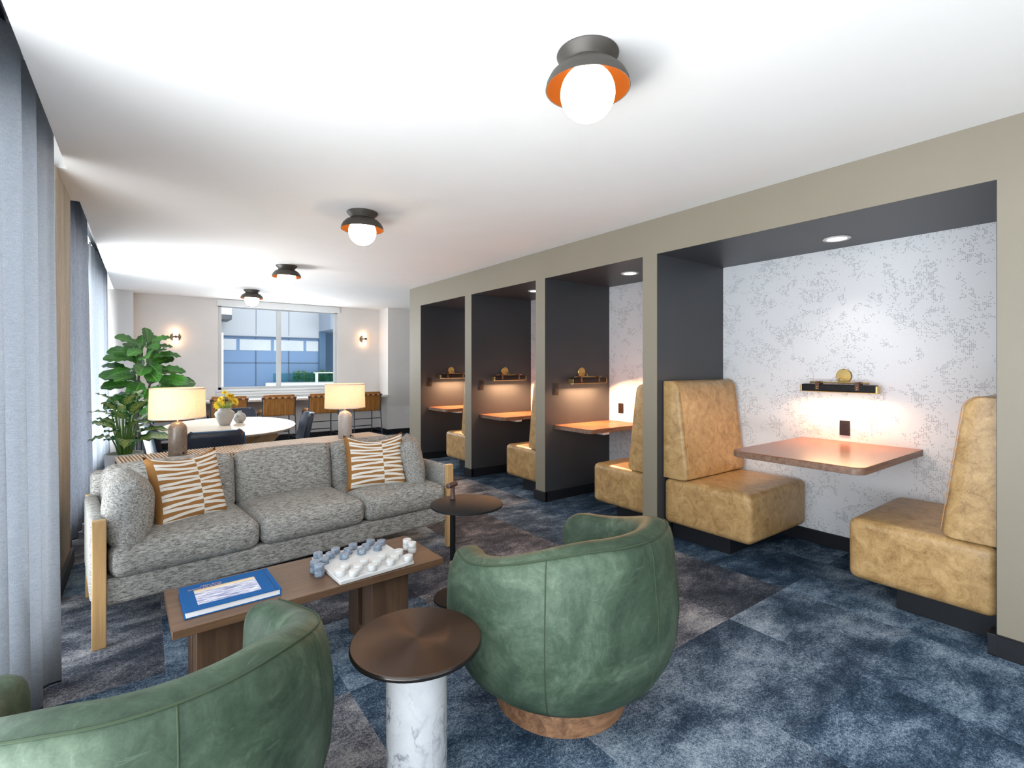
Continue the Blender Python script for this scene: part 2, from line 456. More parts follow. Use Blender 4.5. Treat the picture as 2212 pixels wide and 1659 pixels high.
M['grey_stone'] = marble('grey_marble_lamp', (.36,.345,.33,1), (.62,.58,.54,1), 16, .28, .9)

def brushed():
    t = NT('brushed_bronze')
    tg = t.n('Tangent', direction_type='RADIAL', axis='Z')
    sep = t.n('SeparateXYZ', {0: t.co()})
    r = t.math('SQRT', t.math('ADD', t.math('MULTIPLY', sep.outputs[0], sep.outputs[0]), t.math('MULTIPLY', sep.outputs[1], sep.outputs[1])))
    n = t.noise(t.n('CombineXYZ', {0: r, 1: 0.0, 2: 0.0}).outputs[0], 900, 2)
    c = t.ramp(n, [(.3, (.075,.047,.033)), (.7, (.088,.055,.038))])
    return t.done(t.bsdf(color=c, rough=.36, metal=1, aniso=.9, tangent=tg.outputs[0]))
M['bronze_top'] = brushed()
M['bronze_edge'] = plain('dark_bronze_edge', (.035,.030,.028,1), .22, .8)

def stripes():
    t = NT('striped_pillow_cloth')
    sep = t.n('SeparateXYZ', {0: t.co('UV')})
    u, v = sep.outputs[0], sep.outputs[1]
    sp = .60; u0 = .06
    a = t.n('MapRange', {0: u, 1: u0, 2: sp, 3: 0.0, 4: 1.0}).outputs[0]
    b = t.n('MapRange', {0: u, 1: sp, 2: 1.0, 3: 0.0, 4: 1.0}).outputs[0]
    right = t.math('GREATER_THAN', u, sp)
    s = t.math('ADD', t.math('MULTIPLY', a, t.math('SUBTRACT', 1.0, right)), t.math('MULTIPLY', b, right))
    wob = t.math('MULTIPLY', t.math('SUBTRACT', t.noise(t.co('UV'), 6, 1), .5), .10)
    y = t.math('ADD', t.math('MULTIPLY', v, 6.6), wob)
    A = t.math('ABSOLUTE', t.math('SUBTRACT', t.math('FRACT', y), .5))
    B = t.math('ABSOLUTE', t.math('SUBTRACT', t.math('FRACT', t.math('ADD', y, .5)), .5))
    wa = t.math('MULTIPLY', t.math('ADD', s, .06), .20); wb = t.math('MULTIPLY', t.math('SUBTRACT', 1.06, s), .20)
    br = t.math('MAXIMUM', t.math('LESS_THAN', A, wa), t.math('LESS_THAN', B, wb))
    br = t.math('MAXIMUM', br, t.math('LESS_THAN', u, u0))
    w = t.noise(t.co('UV'), 260, 2)
    br_c = t.ramp(w, [(.3, (.27,.125,.040)), (.7, (.37,.185,.065))])
    wh_c = t.ramp(w, [(.3, (.66,.62,.55)), (.7, (.78,.75,.69))])
    return t.done(t.bsdf(color=t.mix(br, wh_c, br_c), rough=.9, spec=.1, normal=t.bump(w, .2, .003)))
M['stripes'] = stripes()

def bookpic():
    t = NT('cloud_photograph_print')
    sep = t.n('SeparateXYZ', {0: t.co('UV')})
    n = t.noise(t.map((2.2, 14, 1), t.co('UV')), 1.3, 5, .6, .9)
    cl = t.ramp(n, [(.34, (.06,.08,.22)), (.46, (.26,.29,.50)), (.56, (.66,.67,.75)), (.7, (.85,.85,.88))])
    top = t.ramp(sep.outputs[1], [(.0, (.30,.22,.18)), (.06, (.62,.44,.20)), (.16, (.80,.68,.42)), (.24, (.85,.82,.80))])
    return t.done(t.bsdf(color=t.mix(t.n('MapRange', {0: sep.outputs[1], 1: .10, 2: .26, 3: 1.0, 4: 0.0}).outputs[0], cl, top), rough=.3))
M['bookpic'] = bookpic()

def leafmat(name, dark, light, vein, variegated=False):
    t = NT(name)
    sep = t.n('SeparateXYZ', {0: t.co('UV')})
    u, v = sep.outputs[0], sep.outputs[1]        # u along, v across
    d = t.math('ABSOLUTE', t.math('SUBTRACT', v, .5))
    mid = t.n('MapRange', {0: d, 1: .012, 2: .035, 3: 1.0, 4: 0.0}).outputs[0]
    sv = t.math('ABSOLUTE', t.math('SUBTRACT', t.math('FRACT', t.math('SUBTRACT', t.math('MULTIPLY', u, 8.0), t.math('MULTIPLY', d, 5.0))), .5))
    side = t.n('MapRange', {0: sv, 1: .02, 2: .08, 3: .75, 4: 0.0}).outputs[0]
    n = t.noise(t.co('Object'), 7, 3)
    c = t.ramp(n, [(.3, dark), (.7, light)])
    rnd = t.n('ObjectInfo').outputs['Random']
    c = t.mix(t.math('MULTIPLY', rnd, .6), c, tuple(.45*q for q in dark)+(1,))
    if variegated:
        g = t.noise(t.map((16, 16, 1), t.co('UV')), 1.1, 4, .7, .8)
        w = t.math('MULTIPLY', t.n('MapRange', {0: g, 1: .45, 2: .52, 3: 0.0, 4: 1.0}).outputs[0], t.n('MapRange', {0: d, 1: .14, 2: .40, 3: 1.0, 4: 0.0}).outputs[0])
        c = t.mix(w, c, vein)
        c = t.mix(t.math('MULTIPLY', mid, .6), c, vein)
    else:
        c = t.mix(t.math('MULTIPLY', t.math('MAXIMUM', mid, side), .55), c, vein)
    p = t.bsdf(color=c, rough=.32, spec=.5)
    tl = t.n('BsdfTranslucent', {'Color': c})
    return t.done(t.n('MixShader', {0: .18, 1: p.outputs[0], 2: tl.outputs[0]}))
M['fig_leaf'] = leafmat('fig_leaf', (.010,.060,.008), (.050,.190,.022), (.22,.38,.07,1))
M['dumb_leaf'] = leafmat('variegated_leaf', (.02,.12,.045), (.05,.25,.08), (.58,.70,.20,1), True)

def pane_mat(name, tint=(1,1,1,1), refl=.06):
    t = NT(name)
    tr = t.n('BsdfTransparent', {'Color': tint}); gl = t.n('BsdfGlossy', {'Color': (1,1,1,1), 'Roughness': .02})
    fr = t.n('LayerWeight', {'Blend': .12})
    f = t.math('MULTIPLY', fr.outputs[0], refl*6, True)
    return t.done(t.n('MixShader', {0: f, 1: tr.outputs[0], 2: gl.outputs[0]}))
M['pane'] = pane_mat('window_glass', (.97,.98,.98,1), .05)
M['rail_glass'] = pane_mat('green_rail_glass', (.62,.84,.80,1), .10)

# ------------------------------------------------------------------ the room
H = 2.5; XR = 3.205; XB = 4.132; ZS = 2.222; XL = -.36; XW = -.66; YB = 9.83; YR = -2.7; XE = 5.6
parts_y = [(2.447, 2.583), (3.791, 3.934), (5.175, 5.323), (6.555, 6.92)]   # booth partitions
YA0 = .528

struct('floor', MB().box(XW-.2, XE+.2, YR-.2, YB+.4, -.1, 0), M['carpet'], 'patterned blue and grey carpet tile floor')
c = MB()
c.box(XL, XE+.2, YR-.2, YB+.3, H, H+.40)
c.box(XW-.25, XL, YR-.2, YB+.3, H+.32, H+.40)
c.box(XW, XL, 3.88, 4.60, H, H+.36)
struct('ceiling', c, M['ceiling'], 'smooth white ceiling', smooth=False)
# right wall with the booth openings
w = MB()
w.box(XR, XE, YR-.2, YA0, 0, H)
for y0, y1 in parts_y[:3]: w.box(XR, XR+.16, y0, y1, 0, ZS)
w.box(XR, XR+.16, 6.555, 6.92, 0, ZS)
w.box(XR, XR+.16, YA0, 6.92, ZS, H)
w.box(XR+.16, XE, 6.80, 6.92, 0, H)
struct('wall_right', w, M['greige'], 'greige wall framing the row of booths', smooth=False)
w = MB()
for y0, y1 in parts_y[:3]: w.box(XR+.004, XB, y0-.002, y1+.002, 0, ZS+.001)
w.box(XR+.004, XB, 6.553, 6.70, 0, ZS+.001)
w.box(XR+.004, XB, YA0-.10, YA0+.003, 0, ZS+.001)
w.box(XR+.005, XB+.05, YA0-.05, 6.70, ZS-.0015, ZS+.06)
struct('wall_booth', w, M['charcoal'], 'charcoal partition walls and soffit lining the booths', smooth=False)
struct('wall_booth_back', MB().box(XB, XB+.1, YA0-.1, 6.70, 0, ZS+.02), M['wallpaper'], 'white dotted floral wallpaper at the back of the booths', smooth=False)
# far end
w = MB()
wx0, wx1, wz0, wz1 = 1.02, 3.04, .93, 2.42
w.box(-.2, wx0, YB, YB+.2, 0, H); w.box(wx1, 4.0, YB, YB+.2, 0, H)
w.box(wx0, wx1, YB, YB+.2, 0, wz0); w.box(wx0, wx1, YB, YB+.2, wz1, H)
w.box(3.88, XE, 9.38, YB+.1, 0, H)
w.box(XW, -.13, 9.55, YB+.1, 0, H)
struct('wall_back', w, M['wall_back'], 'pale wall at the far end with the wide window', smooth=False)
w = MB(); w.box(XE, XE+.2, 6.8, YB+.2, 0, H)
struct('wall_corridor', w, M['wall_back'], 'pale corridor wall beyond the booths', smooth=False)
# rear wall behind the camera, with a window opening added to let fill light in
w = MB()
w.box(XW, .1, YR-.2, YR, 0, H); w.box(3.0, XR, YR-.2, YR, 0, H); w.box(.1, 3.0, YR-.2, YR, 0, .35); w.box(.1, 3.0, YR-.2, YR, 2.42, H)
struct('wall_rear', w, M['wall_back'], 'pale wall behind the seating group', smooth=False)
# left window wall
w = MB()
lw = [(YR+.15, 3.62), (4.75, 9.35)]
zl0, zl1 = .12, 2.46
w.box(XW-.2, XW, YR-.2, YB+.2, -.1, zl0); w.box(XW-.2, XW, YR-.2, YB+.2, zl1, H+.40)
w.box(XW-.2, XW, YR-.2, lw[0][0], zl0, zl1); w.box(XW-.2, XW, lw[0][1], lw[1][0], zl0, zl1); w.box(XW-.2, XW, lw[1][1], YB+.2, zl0, zl1)
struct('wall_left', w, M['wall_back'], 'window wall along the left side', smooth=False)
struct('wall_column', MB().box(XW, -.405, 3.84, 4.55, 0, H), M['concrete'], 'raw concrete column between the curtains', bevel=.006, smooth=False)
# baseboards
bb = .10; bt = .014
b = MB()
b.box(XR-bt, XR, YR, YA0+.03, 0, bb); b.box(XR-bt, XR+.08, YA0, YA0+bt+.016, 0, bb)
for y0, y1 in parts_y[:3]:
    b.box(XR-bt, XR+.02, y0-bt, y1+bt, 0, bb)
b.box(XR-bt, XR+.02, 6.555-bt, 6.92+bt, 0, bb); b.box(XR, XE, 6.92, 6.92+bt, 0, bb)
struct('baseboard_right', b, M['black_base'], 'black baseboard along the right wall', bevel=.003, smooth=False)
b = MB()
for y0, y1 in parts_y[:3]: b.box(XR, XB, y0-bt, y0, 0, bb); b.box(XR, XB, y1, y1+bt, 0, bb)
b.box(XR, XB, 6.555-bt, 6.555, 0, bb); b.box(XB-bt, XB, YA0, 6.555, 0, bb)
struct('baseboard_booth', b, M['black_base'], 'black baseboard inside the booths', bevel=.003, smooth=False)
b = MB(); b.box(-.13, 3.88, YB-bt, YB, 0, bb); b.box(3.88-bt, 3.88, 9.38-bt, YB, 0, bb); b.box(3.88-bt, XE, 9.38-bt, 9.38, 0, bb)
struct('baseboard_back', b, M['black_base'], 'black baseboard along the far wall', bevel=.003, smooth=False)
b = MB(); b.box(-.405, -.385, 3.80, 4.57, 0, bb); b.box(XW, -.385, 3.80, 3.84, 0, bb)
struct('baseboard_left', b, M['black_base'], 'black baseboard around the concrete column', bevel=.003, smooth=False)

# back window
def window(name, label, x0, x1, z0, z1, y, mull, out=1):
    t = thing(name, label, 'window', (0,0,0)); t['kind'] = 'structure'
    f = MB(); fw = .055
    f.box(x0, x1, y, y+.09, z0, z0+fw); f.box(x0, x1, y, y+.09, z1-fw, z1)
    f.box(x0, x0+fw, y, y+.09, z0, z1); f.box(x1-fw, x1, y, y+.09, z0, z1)
    f.obj('window_frame', M['vinyl'], t, bevel=.004, smooth=False)
    for m in mull: MB().box(m-.035, m+.035, y+.005, y+.085, z0+fw, z1-fw).obj('mullion', M['vinyl'], t, bevel=.004, smooth=False)
    xs = [x0+fw] + [q for m in mull for q in (m-.035, m+.035)] + [x1-fw]
    for i in range(0, len(xs), 2):
        MB().box(xs[i], xs[i+1], y+.04, y+.046, z0+fw, z1-fw).obj('pane', M['pane'], t, smooth=False)
    return t
window('window_1', 'wide white framed window in the far wall', wx0, wx1, wz0, wz1, YB+.03, [1.99])
tr = MB()
tr.box(wx0-.02, wx1+.03, YB-.035, YB+.03, wz1-.04, H-.005)
struct('trim_1', tr, M['white_trim'], 'white head casing above the far window', bevel=.004, smooth=False)
tr = MB()
tr.box(wx0-.03, wx1+.04, YB-.05, YB+.04, wz0-.02, wz0+.012)
for k in range(3): tr.box(wx0-.03+.01*k, wx1+.04, YB-.03+.004*k, YB, wz0-.025-.05*(k+1)+.004, wz0-.025-.05*k)
struct('trim_2', tr, M['white_trim'], 'stepped white sill and apron under the far window', bevel=.003, smooth=False)
def side_window(name, label, y0, y1, mull):
    t = thing(name, label, 'window'); t['kind'] = 'structure'
    f = MB(); fw = .06; x = XW-.10
    f.box(x, x+.09, y0, y1, zl0, zl0+fw); f.box(x, x+.09, y0, y1, zl1-fw, zl1); f.box(x, x+.09, y0, y0+fw, zl0, zl1); f.box(x, x+.09, y1-fw, y1, zl0, zl1)
    f.obj('window_frame', M['vinyl'], t, bevel=.004, smooth=False)
    ys = [y0+fw]
    for m in mull:
        MB().box(x, x+.085, m-.04, m+.04, zl0+fw, zl1-fw).obj('mullion', M['vinyl'], t, bevel=.004, smooth=False); ys += [m-.04, m+.04]
    ys.append(y1-fw)
    for i in range(0, len(ys), 2): MB().box(x+.04, x+.046, ys[i], ys[i+1], zl0+fw, zl1-fw).obj('pane', M['pane'], t, smooth=False)
side_window('window_2', 'tall window behind the nearest curtain', lw[0][0], lw[0][1], [-.4, 1.6])
side_window('window_3', 'tall bright window between the two far curtains', lw[1][0], lw[1][1], [6.3, 7.9])
window('window_added', 'wide unseen window added behind the seating group for fill light', .1, 3.0, .35, 2.42, YR-.12, [1.05, 2.05])  # unseen window, added so fill light enters from behind the camera

# ------------------------------------------------------------------ curtains
def curtain(label, top, bot, zt, zb, folds, depth, mat, hem=True):
    o = MB()
    (tx0, ty0), (tx1, ty1) = top; (bx0, by0), (bx1, by1) = bot
    def fn(u, v):
        k = v
        x = (tx0+(tx1-tx0)*u)*(1-k) + (bx0+(bx1-bx0)*u)*k
        y = (ty0+(ty1-ty0)*u)*(1-k) + (by0+(by1-by0)*u)*k
        a = 2*PI*folds*u + .5*sin(5*u)
        d = depth*(.55+.45*k)
        x += d*(sin(a) + .35*sin(2.3*a+1))
        y += d*.5*cos(a)
        return (x, y, zt+(zb-zt)*k)
    o.grid(int(folds*14), 10, fn)
    ob = o.obj('curtain', mat, ang=80)
    tag(ob, label, 'curtain')
    sm = ob.modifiers.new('thick', 'SOLIDIFY'); sm.thickness = .003
    if hem:
        h = MB()
        h.grid(int(folds*14), 1, lambda u, v: tuple(Vector(fn(u, 1.0)) + Vector((0, 0, -.012*v))))
        hb = h.obj('hem', M['dark_metal'], ob, ang=80)
        hb.modifiers.new('thick', 'SOLIDIFY').thickness = .004
    return ob
curtain('long grey linen curtain nearest the camera at the left edge', ((-.50,2.30),(-.43,3.74)), ((-.44,2.10),(-.335,2.88)), 2.80, .018, 4.5, .050, M['curtain'])
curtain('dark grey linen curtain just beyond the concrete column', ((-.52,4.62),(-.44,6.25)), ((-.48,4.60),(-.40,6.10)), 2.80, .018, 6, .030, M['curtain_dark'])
curtain('grey linen curtain beside the leafy plants at the far end', ((-.52,7.6),(-.44,9.45)), ((-.50,7.2),(-.42,9.42)), 2.80, .018, 7, .034, M['curtain'])
for nm, lb, y0, y1 in (('a', 'slim ceiling curtain track above the nearest curtain', YR+.1, 3.84), ('b', 'slim ceiling curtain track above the two far curtains', 4.6, 9.45)):
    tag(MB().box(-.50, -.465, y0, y1, 2.80, 2.818).obj('curtain_track', M['dark_metal'], smooth=False), lb, 'curtain track')

# ------------------------------------------------------------------ booths
def bench(label, y_wall, y_front, z_back, sgn):
    # seat faces away from y_wall; sgn = +1 when the seat runs towards +Y
    xc = (3.275+4.105)/2; wd = 4.105-3.275
    t = thing('booth_bench', label, 'bench', (xc, y_wall, 0), 0, 'tan booth benches')
    d = abs(y_front-y_wall); g = .005
    MB().softbox(wd, d, .345, .045, (0,0,.006), 12, T(0, sgn*(d/2+g), .305)).obj('seat', M['tan'], t)
    # wedge shaped back, thicker at the bottom
    b = MB(); hb = z_back-.482; n = 14
    prof = []
    tb, tt = .215, .135
    prof = [(0, 0.0), (tb-.03, 0.0), (tb-.008, .008), (tb, .03)]
    for i in range(1, 7): prof.append((tb+(tt-tb)*i/7, .03+(hb-.11)*i/7))
    for i in range(0, 7):
        a = rad(90*i/6); prof.append((tt-.075+.075*cos(a), hb-.075+.075*sin(a)))
    prof += [(0, hb)]
    ex = [(-wd/2+.012, .93), (-wd/2+.004, .97), (-wd/2, .985), (-wd/2+.0, 1.0)]
    xs = [-wd/2, -wd/2+.006, -wd/2+.02, -wd/2+.05, 0, wd/2-.05, wd/2-.02, wd/2-.006, wd/2]
    sc = [.86, .94, .985, 1, 1.03, 1, .985, .94, .86]
    vs = []; fs = []; m = len(prof)
    for x, s in zip(xs, sc):
        for (py, pz) in prof: vs.append((x, sgn*(g+py*s), .482+pz*(1 if s >= 1 else .985+.015*s)))
    for i in range(len(xs)-1):
        for k in range(m):
            k2 = (k+1) % m; fs.append((i*m+k, (i+1)*m+k, (i+1)*m+k2, i*m+k2))
    fs.append(tuple(reversed(range(m)))); fs.append(tuple((len(xs)-1)*m+k for k in range(m)))
    b.add(vs, fs); b.obj('backrest', M['tan'], t, bevel=.012, bseg=3)
    for s in (-1, 1):
        pts = [(s*(wd/2-.028), sgn*(g+.004+p[0]*1.0), .482+p[1]) for p in prof[3:-1]]
        MB().tube(pts, .0022, 5).obj('stitching', M['hide_strap'], t)
    y0, y1 = sgn*(.02), sgn*(d-.20)
    MB().box(-wd/2+.10, wd/2-.02, min(y0,y1), max(y0,y1), 0, .133).obj('plinth', M['black_base'], t, bevel=.003, smooth=False)
    return t
bench('tan vinyl bench on the left side of the widest booth', 2.445, 1.745, 1.235, -1)
bench('tan vinyl bench on the right side of the widest booth, by the picture edge', .531, 1.165, 1.20, 1)
bench('tan vinyl bench in the narrow booth next to the widest one', 2.586, 3.20, 1.20, 1)
bench('tan vinyl bench in the middle narrow booth', 3.937, 4.56, 1.20, 1)
bench('tan vinyl bench in the farthest narrow booth', 5.326, 5.95, 1.20, 1)

def wall_table(label, x0, x1, y0, y1, z, rounded, th=.042):
    t = thing('booth_table', label, 'table', ((x0+x1)/2, (y0+y1)/2, z-th), 0, 'wall mounted booth tables')
    cx, cy = (x0+x1)/2, (y0+y1)/2
    p = rrect(x0-cx, x1-cx, y0-cy, y1-cy, .06, 6, rounded)
    MB().prism(p, th-.004, th).obj('tabletop', M['laminate'], t, bevel=.001, bseg=1, ang=30)
    MB().prism(p, 0, th-.004).obj('edge_band', M['laminate_edge'], t, bevel=.003, ang=30)
    return t
tA = wall_table('walnut laminate table between the two benches of the widest booth', 3.10, XB-.001, 1.035, 1.785, .80, (0,0,1,1))
MB().box(.30, .50, -.2, .2, -.03, 0).obj('bracket', M['dark_metal'], tA, smooth=False)
for lb, yp in (('walnut laminate table on the dark partition of the narrow booth next to the widest one', 3.789), ('walnut laminate table on the dark partition of the middle narrow booth', 5.173), ('walnut laminate table on the dark partition of the farthest narrow booth', 6.551)):
    t = wall_table(lb, 3.325, XB-.001, yp-.50, yp-.001, .757, (0,0,0,1))
    MB().box(-.20, -.12, -.23, .20, -.022, 0).obj('bracket', M['white_plate'], t, smooth=False)

# picture lights
def picture_light(label, loc, rz, PIC):
    t = thing('picture_light', label, 'wall lamp', loc, rz, 'brass and black leather booth lights')
    # local: wall plane y = 0, lamp projects towards -y
    D = .105
    MB().lathe([(0,0),(.050,0),(.052,.003),(.052,.010),(.048,.014),(0,.014)], 32, RX(90)).obj('backplate', M['gold'], t)
    MB().tube([(0,-.012,-.012),(0,-.06,-.012),(0,-.085,-.018),(0,-.098,-.035),(0,-.10,-.055)], .006, 10).obj('arm', M['gold'], t)
    r = MB(); r.tube([(-.185,-D,-.048),(.185,-D,-.048)], .0055, 10); r.tube([(-.19,-D,-.048),(-.165,-D,-.048)], .0075, 10); r.tube([(.165,-D,-.048),(.19,-D,-.048)], .0075, 10)
    r.obj('rod', M['gold'], t)
    bx = MB().box(-.238, .238, -D-.036, -D+.036, -.1155, -.060)
    s = bx.obj('shade', M['black_leather'], t, bevel=.010, bseg=3)
    e = MB()
    for q in (-1, 1): e.box(q*.236, q*.246, -D-.034, -D+.034, -.116, -.066)
    e.box(-.24, .24, -D-.0345, -D-.029, -.117, -.111); e.box(-.24, .24, -D+.029, -D+.0345, -.117, -.111)
    e.obj('brass_trim', M['gold'], t, bevel=.002, smooth=False)
    for q in (-.128, .128):
        k = MB(); k.box(q-.013, q+.013, -D-.037, -D-.033, -.100, -.045); k.box(q-.013, q+.013, -D-.037, -D+.037, -.044, -.040); k.box(q-.013, q+.013, -D+.033, -D+.037, -.09, -.042); k.box(q-.013, q+.013, -D-.0065, -D+.0065, -.058, -.041)
        so = k.obj('strap', M['brown_strap'], t, bevel=.001, smooth=False)
        rv = MB()
        for z in (-.078, -.092): rv.lathe([(0,0),(.0045,0),(.003,.003),(0,.004)], 10, T(q, -D-.037, z) @ RX(90))
        rv.obj('rivet', M['gold'], so)
    MB().box(-.225, .225, -D-.022, -D+.022, -.1175, -.114).obj('light_strip', M['strip'], t, smooth=False)
    ld = bpy.data.lights.new('picture_light_beam', 'AREA'); ld.shape = 'RECTANGLE'; ld.size = .44; ld.size_y = .05; ld.energy = PIC; ld.color = (1, .53, .26)
    lo = bpy.data.objects.new('picture_light_beam', ld); COL.objects.link(lo); lo.parent = t; lo.location = (0, -D+.0, -.122); lo.rotation_euler = (rad(-22), 0, 0)
    return t
picture_light('brass picture light with black bar on the wallpaper of the widest booth', (XB, 1.494, 1.278), -90, 9.0)
for lb, yp in (('brass picture light in the narrow booth next to the widest one', 3.789), ('brass picture light in the middle narrow booth', 5.173), ('brass picture light in the farthest narrow booth', 6.551)):
    picture_light(lb, (3.70, yp, 1.287), 0, 36.0)

def outlet(label, loc, rz, w=.068, h=.108, dark=True, kind='outlet'):
    t = thing('wall_'+kind if kind == 'outlet' else 'dimmer_switch', label, 'power outlet' if kind == 'outlet' else 'switch', loc, rz)
    MB().box(-w/2, w/2, -.007, 0, -h/2, h/2).obj('cover_plate', M['dark_plate'] if dark else M['white_plate'], t, bevel=.002)
    if kind == 'outlet':
        for z in (-.024, .024):
            o = MB().prism(rrect(-.016, .016, z-.014, z+.014, .010, 4), .007, .0095, RX(90)).obj('socket', M['dark_plate'] if dark else M['white_plate'], t)
            s = MB()
            for x in (-.006, .006): s.box(x-.001, x+.001, -.0102, -.009, z-.001, z+.007)
            s.lathe([(0,0),(.0028,0),(.0028,.001),(0,.001)], 10, T(0,-.0093,z-.007) @ RX(90))
            s.obj('slots', M['plate_hole'], o, smooth=False)
    else:
        MB().box(-.016, .016, -.0105, -.006, -.034, .034).obj('paddle', M['black_base'] if dark else M['white_plate'], t, bevel=.0015)
        MB().box(-.004, .004, -.012, -.010, -.026, -.008).obj('slider', M['dark_plate'], t, smooth=False)
    return t
outlet('dark outlet plate on the wallpaper above the table of the widest booth', (XB, 1.49, .897), -90)
outlet('dark outlet plate on the wallpaper of the narrow booth next to the widest one', (XB, 3.62, .897), -90)
outlet('white outlet plate low on the pale wall beyond the booths', (4.30, 9.38, .47), 0, dark=False)
for lb, yp in (('black switch plate in the narrow booth next to the widest one', 3.789), ('black switch plate in the middle narrow booth', 5.173), ('black switch plate in the farthest narrow booth', 6.551)):
    outlet(lb, (3.345, yp, 1.118), 0, .068, .115, True, 'switch')

for lb, x, y in (('round recessed downlight in the soffit of the widest booth', 3.80, 1.42), ('round recessed downlight in the narrow booth next to the widest one', 3.66, 3.10), ('round recessed downlight in the middle narrow booth', 3.64, 4.48)):
    t = thing('downlight', lb, 'ceiling light', (x, y, ZS-.002), 0, 'recessed downlights in the booth soffits')
    MB().lathe([(.058,0),(.082,0),(.083,-.004),(.076,-.008),(.060,-.006),(.058,0)], 32).obj('trim_ring', M['white_trim'], t)
    MB().lathe([(0,-.002),(.059,-.002),(.059,-.004),(0,-.005)], 32).obj('lens', M['downlight_lens'], t)
    ld = bpy.data.lights.new('downlight_beam', 'SPOT'); ld.energy = 12; ld.spot_size = rad(95); ld.spot_blend = .8; ld.color = (1,.93,.86); ld.shadow_soft_size = .05
    lo = bpy.data.objects.new('downlight_beam', ld); COL.objects.link(lo); lo.parent = t; lo.location = (0,0,-.02)

# ------------------------------------------------------------------ ceiling globe lamps
def ceiling_lamp(label, x, y):
    t = thing('ceiling_lamp', label, 'ceiling light', (x, y, H), 0, 'globe ceiling lamps')
    MB().lathe([(0,0),(.112,0),(.114,-.004),(.110,-.012),(.092,-.030),(.086,-.040),(.088,-.048),(.06,-.052),(0,-.052)], 48).obj('canopy', M['lamp_bronze'], t)
    outer = [(.055,-.046),(.090,-.050),(.118,-.064),(.139,-.085),(.151,-.108),(.155,-.128)]
    MB().lathe(outer + [(.1535,-.1285),(.1515,-.127)], 48, None, False, False).obj('shade', M['lamp_bronze'], t)
    inner = [(.152,-.127),(.148,-.107),(.136,-.086),(.115,-.067),(.088,-.053),(.03,-.0525)]
    MB().lathe(inner, 48, None, False, False).obj('shade_lining', M['shade_inside'], t)
    p = [(0.0001,-.0555)] + [(.100*sin(rad(a)), -.145+.100*cos(rad(a))) for a in range(20, 180, 8)] + [(0.0001,-.245)]
    MB().lathe(p, 40).obj('globe', M['globe'], t)
    return t
for lb, y in (('globe ceiling lamp nearest the camera, top of the picture', 1.315), ('second nearest globe ceiling lamp in the row', 3.672), ('second farthest globe ceiling lamp in the row', 6.138), ('farthest globe ceiling lamp, in front of the far window', 8.42)):
    ceiling_lamp(lb, 1.318, y)

# wall sconces
def sconce(label, x, z):
    t = thing('wall_sconce', label, 'wall lamp', (x, YB, z), 0, 'warm double sconces on the far wall')
    MB().lathe([(0,0),(.072,0),(.074,.004),(.070,.014),(0,.016)], 28, RX(90)).obj('backplate', M['lamp_bronze'], t)
    b = MB(); b.tube([(0,-.01,0),(0,-.13,0)], .010, 12); b.lathe([(0,-.012),(.030,-.012),(.030,.012),(0,.012)], 20, T(0,-.075,0)); b.lathe([(0,0),(.022,0),(.022,.012),(0,.012)], 16, T(0,-.12,0) @ RX(90))
    b.obj('bracket', M['lamp_bronze'], t)
    for s in (-1, 1):
        p = [(.0001, .010)] + [(.026, .012), (.034, .022), (.036, .04), (.036, .10)] + [(.036*cos(rad(a)), .10+.036*sin(rad(a))) for a in range(15, 90, 15)] + [(.0001, .136)]
        MB().lathe([(r, s*z_) for r, z_ in p], 20, T(0,-.075,0)).obj('bulb', M['bulb'], t)
    return t
sconce('lit double sconce left of the far window, above the plants', .417, 1.825)
sconce('lit double sconce right of the far window', 3.545, 1.89)

# ------------------------------------------------------------------ sofa
SO = (-.198, 3.072); SR = 5.8; SWD = 2.085
sofa = thing('sofa', 'long grey tweed three seat sofa with oak front posts', 'sofa', (SO[0], SO[1], 0), SR)
for x in (0, SWD-.055):
    for y, h in ((0, .612), (.735, .60)):
        MB().box(x, x+.055, y, y+.04, 0, h).obj('leg', M['oak'], sofa, bevel=.004)
for x in (-.006, SWD-.058):
    MB().softbox(.064, .70, .40, .028, (0,0,0), 8, T(x+.032, .388, .405)).obj('arm', M['tweed'], sofa)
MB().softbox(SWD-.10, .74, .13, .018, (0,0,0), 10, T(SWD/2, .385, .252)).obj('seat_rail', M['tweed'], sofa)
MB().softbox(SWD-.04, .11, .54, .035, (0,0,0), 12, T(SWD/2, .735, .465)).obj('back_frame', M['tweed'], sofa)
xs = [.062, .745, 1.385, SWD-.062]
for i in range(3):
    a, b_ = xs[i]+.004, xs[i+1]-.004
    MB().softbox(b_-a, .66, .165, .055, (.006,.012,.022), 14, T((a+b_)/2, .318, .392)).obj('seat_cushion', M['tweed'], sofa)
    MB().softbox(b_-a, .17, .37, .06, (.004,.03,.012), 14, T((a+b_)/2, .615, .592) @ RX(-8)).obj('back_cushion', M['tweed'], sofa)
def slocal(x, y, z=0):
    a = rad(SR); return (SO[0]+x*cos(a)-y*sin(a), SO[1]+x*sin(a)+y*cos(a), z)
def throw(name, label, size, loc, M2, mat, group=None, pinch=.05, sag=0.0, pw=.45):
    o = MB().pillow(size[0], size[1], size[2], pinch, 20, None, pw, sag).obj(name, mat, ang=75)
    o.matrix_world = T(*loc) @ M2
    return tag(o, label, 'cushion', group)
throw('cushion', 'plump grey tweed cushion against the left arm of the sofa', (.46,.385,.215), slocal(.152,.215,.600), RZ(SR-90) @ RX(-5), M['tweed'], None, .04, 0, .85)
throw('cushion', 'grey tweed cushion against the right arm of the sofa', (.44,.40,.17), slocal(1.925,.33,.605), RZ(SR+62) @ RX(-10), M['tweed'], None, .05)
throw('throw_pillow', 'brown and white striped pillow at the left end of the sofa', (.40,.42,.14), (.205,3.455,.650), RZ(24) @ RX(-20), M['stripes'], None, .07, .035)
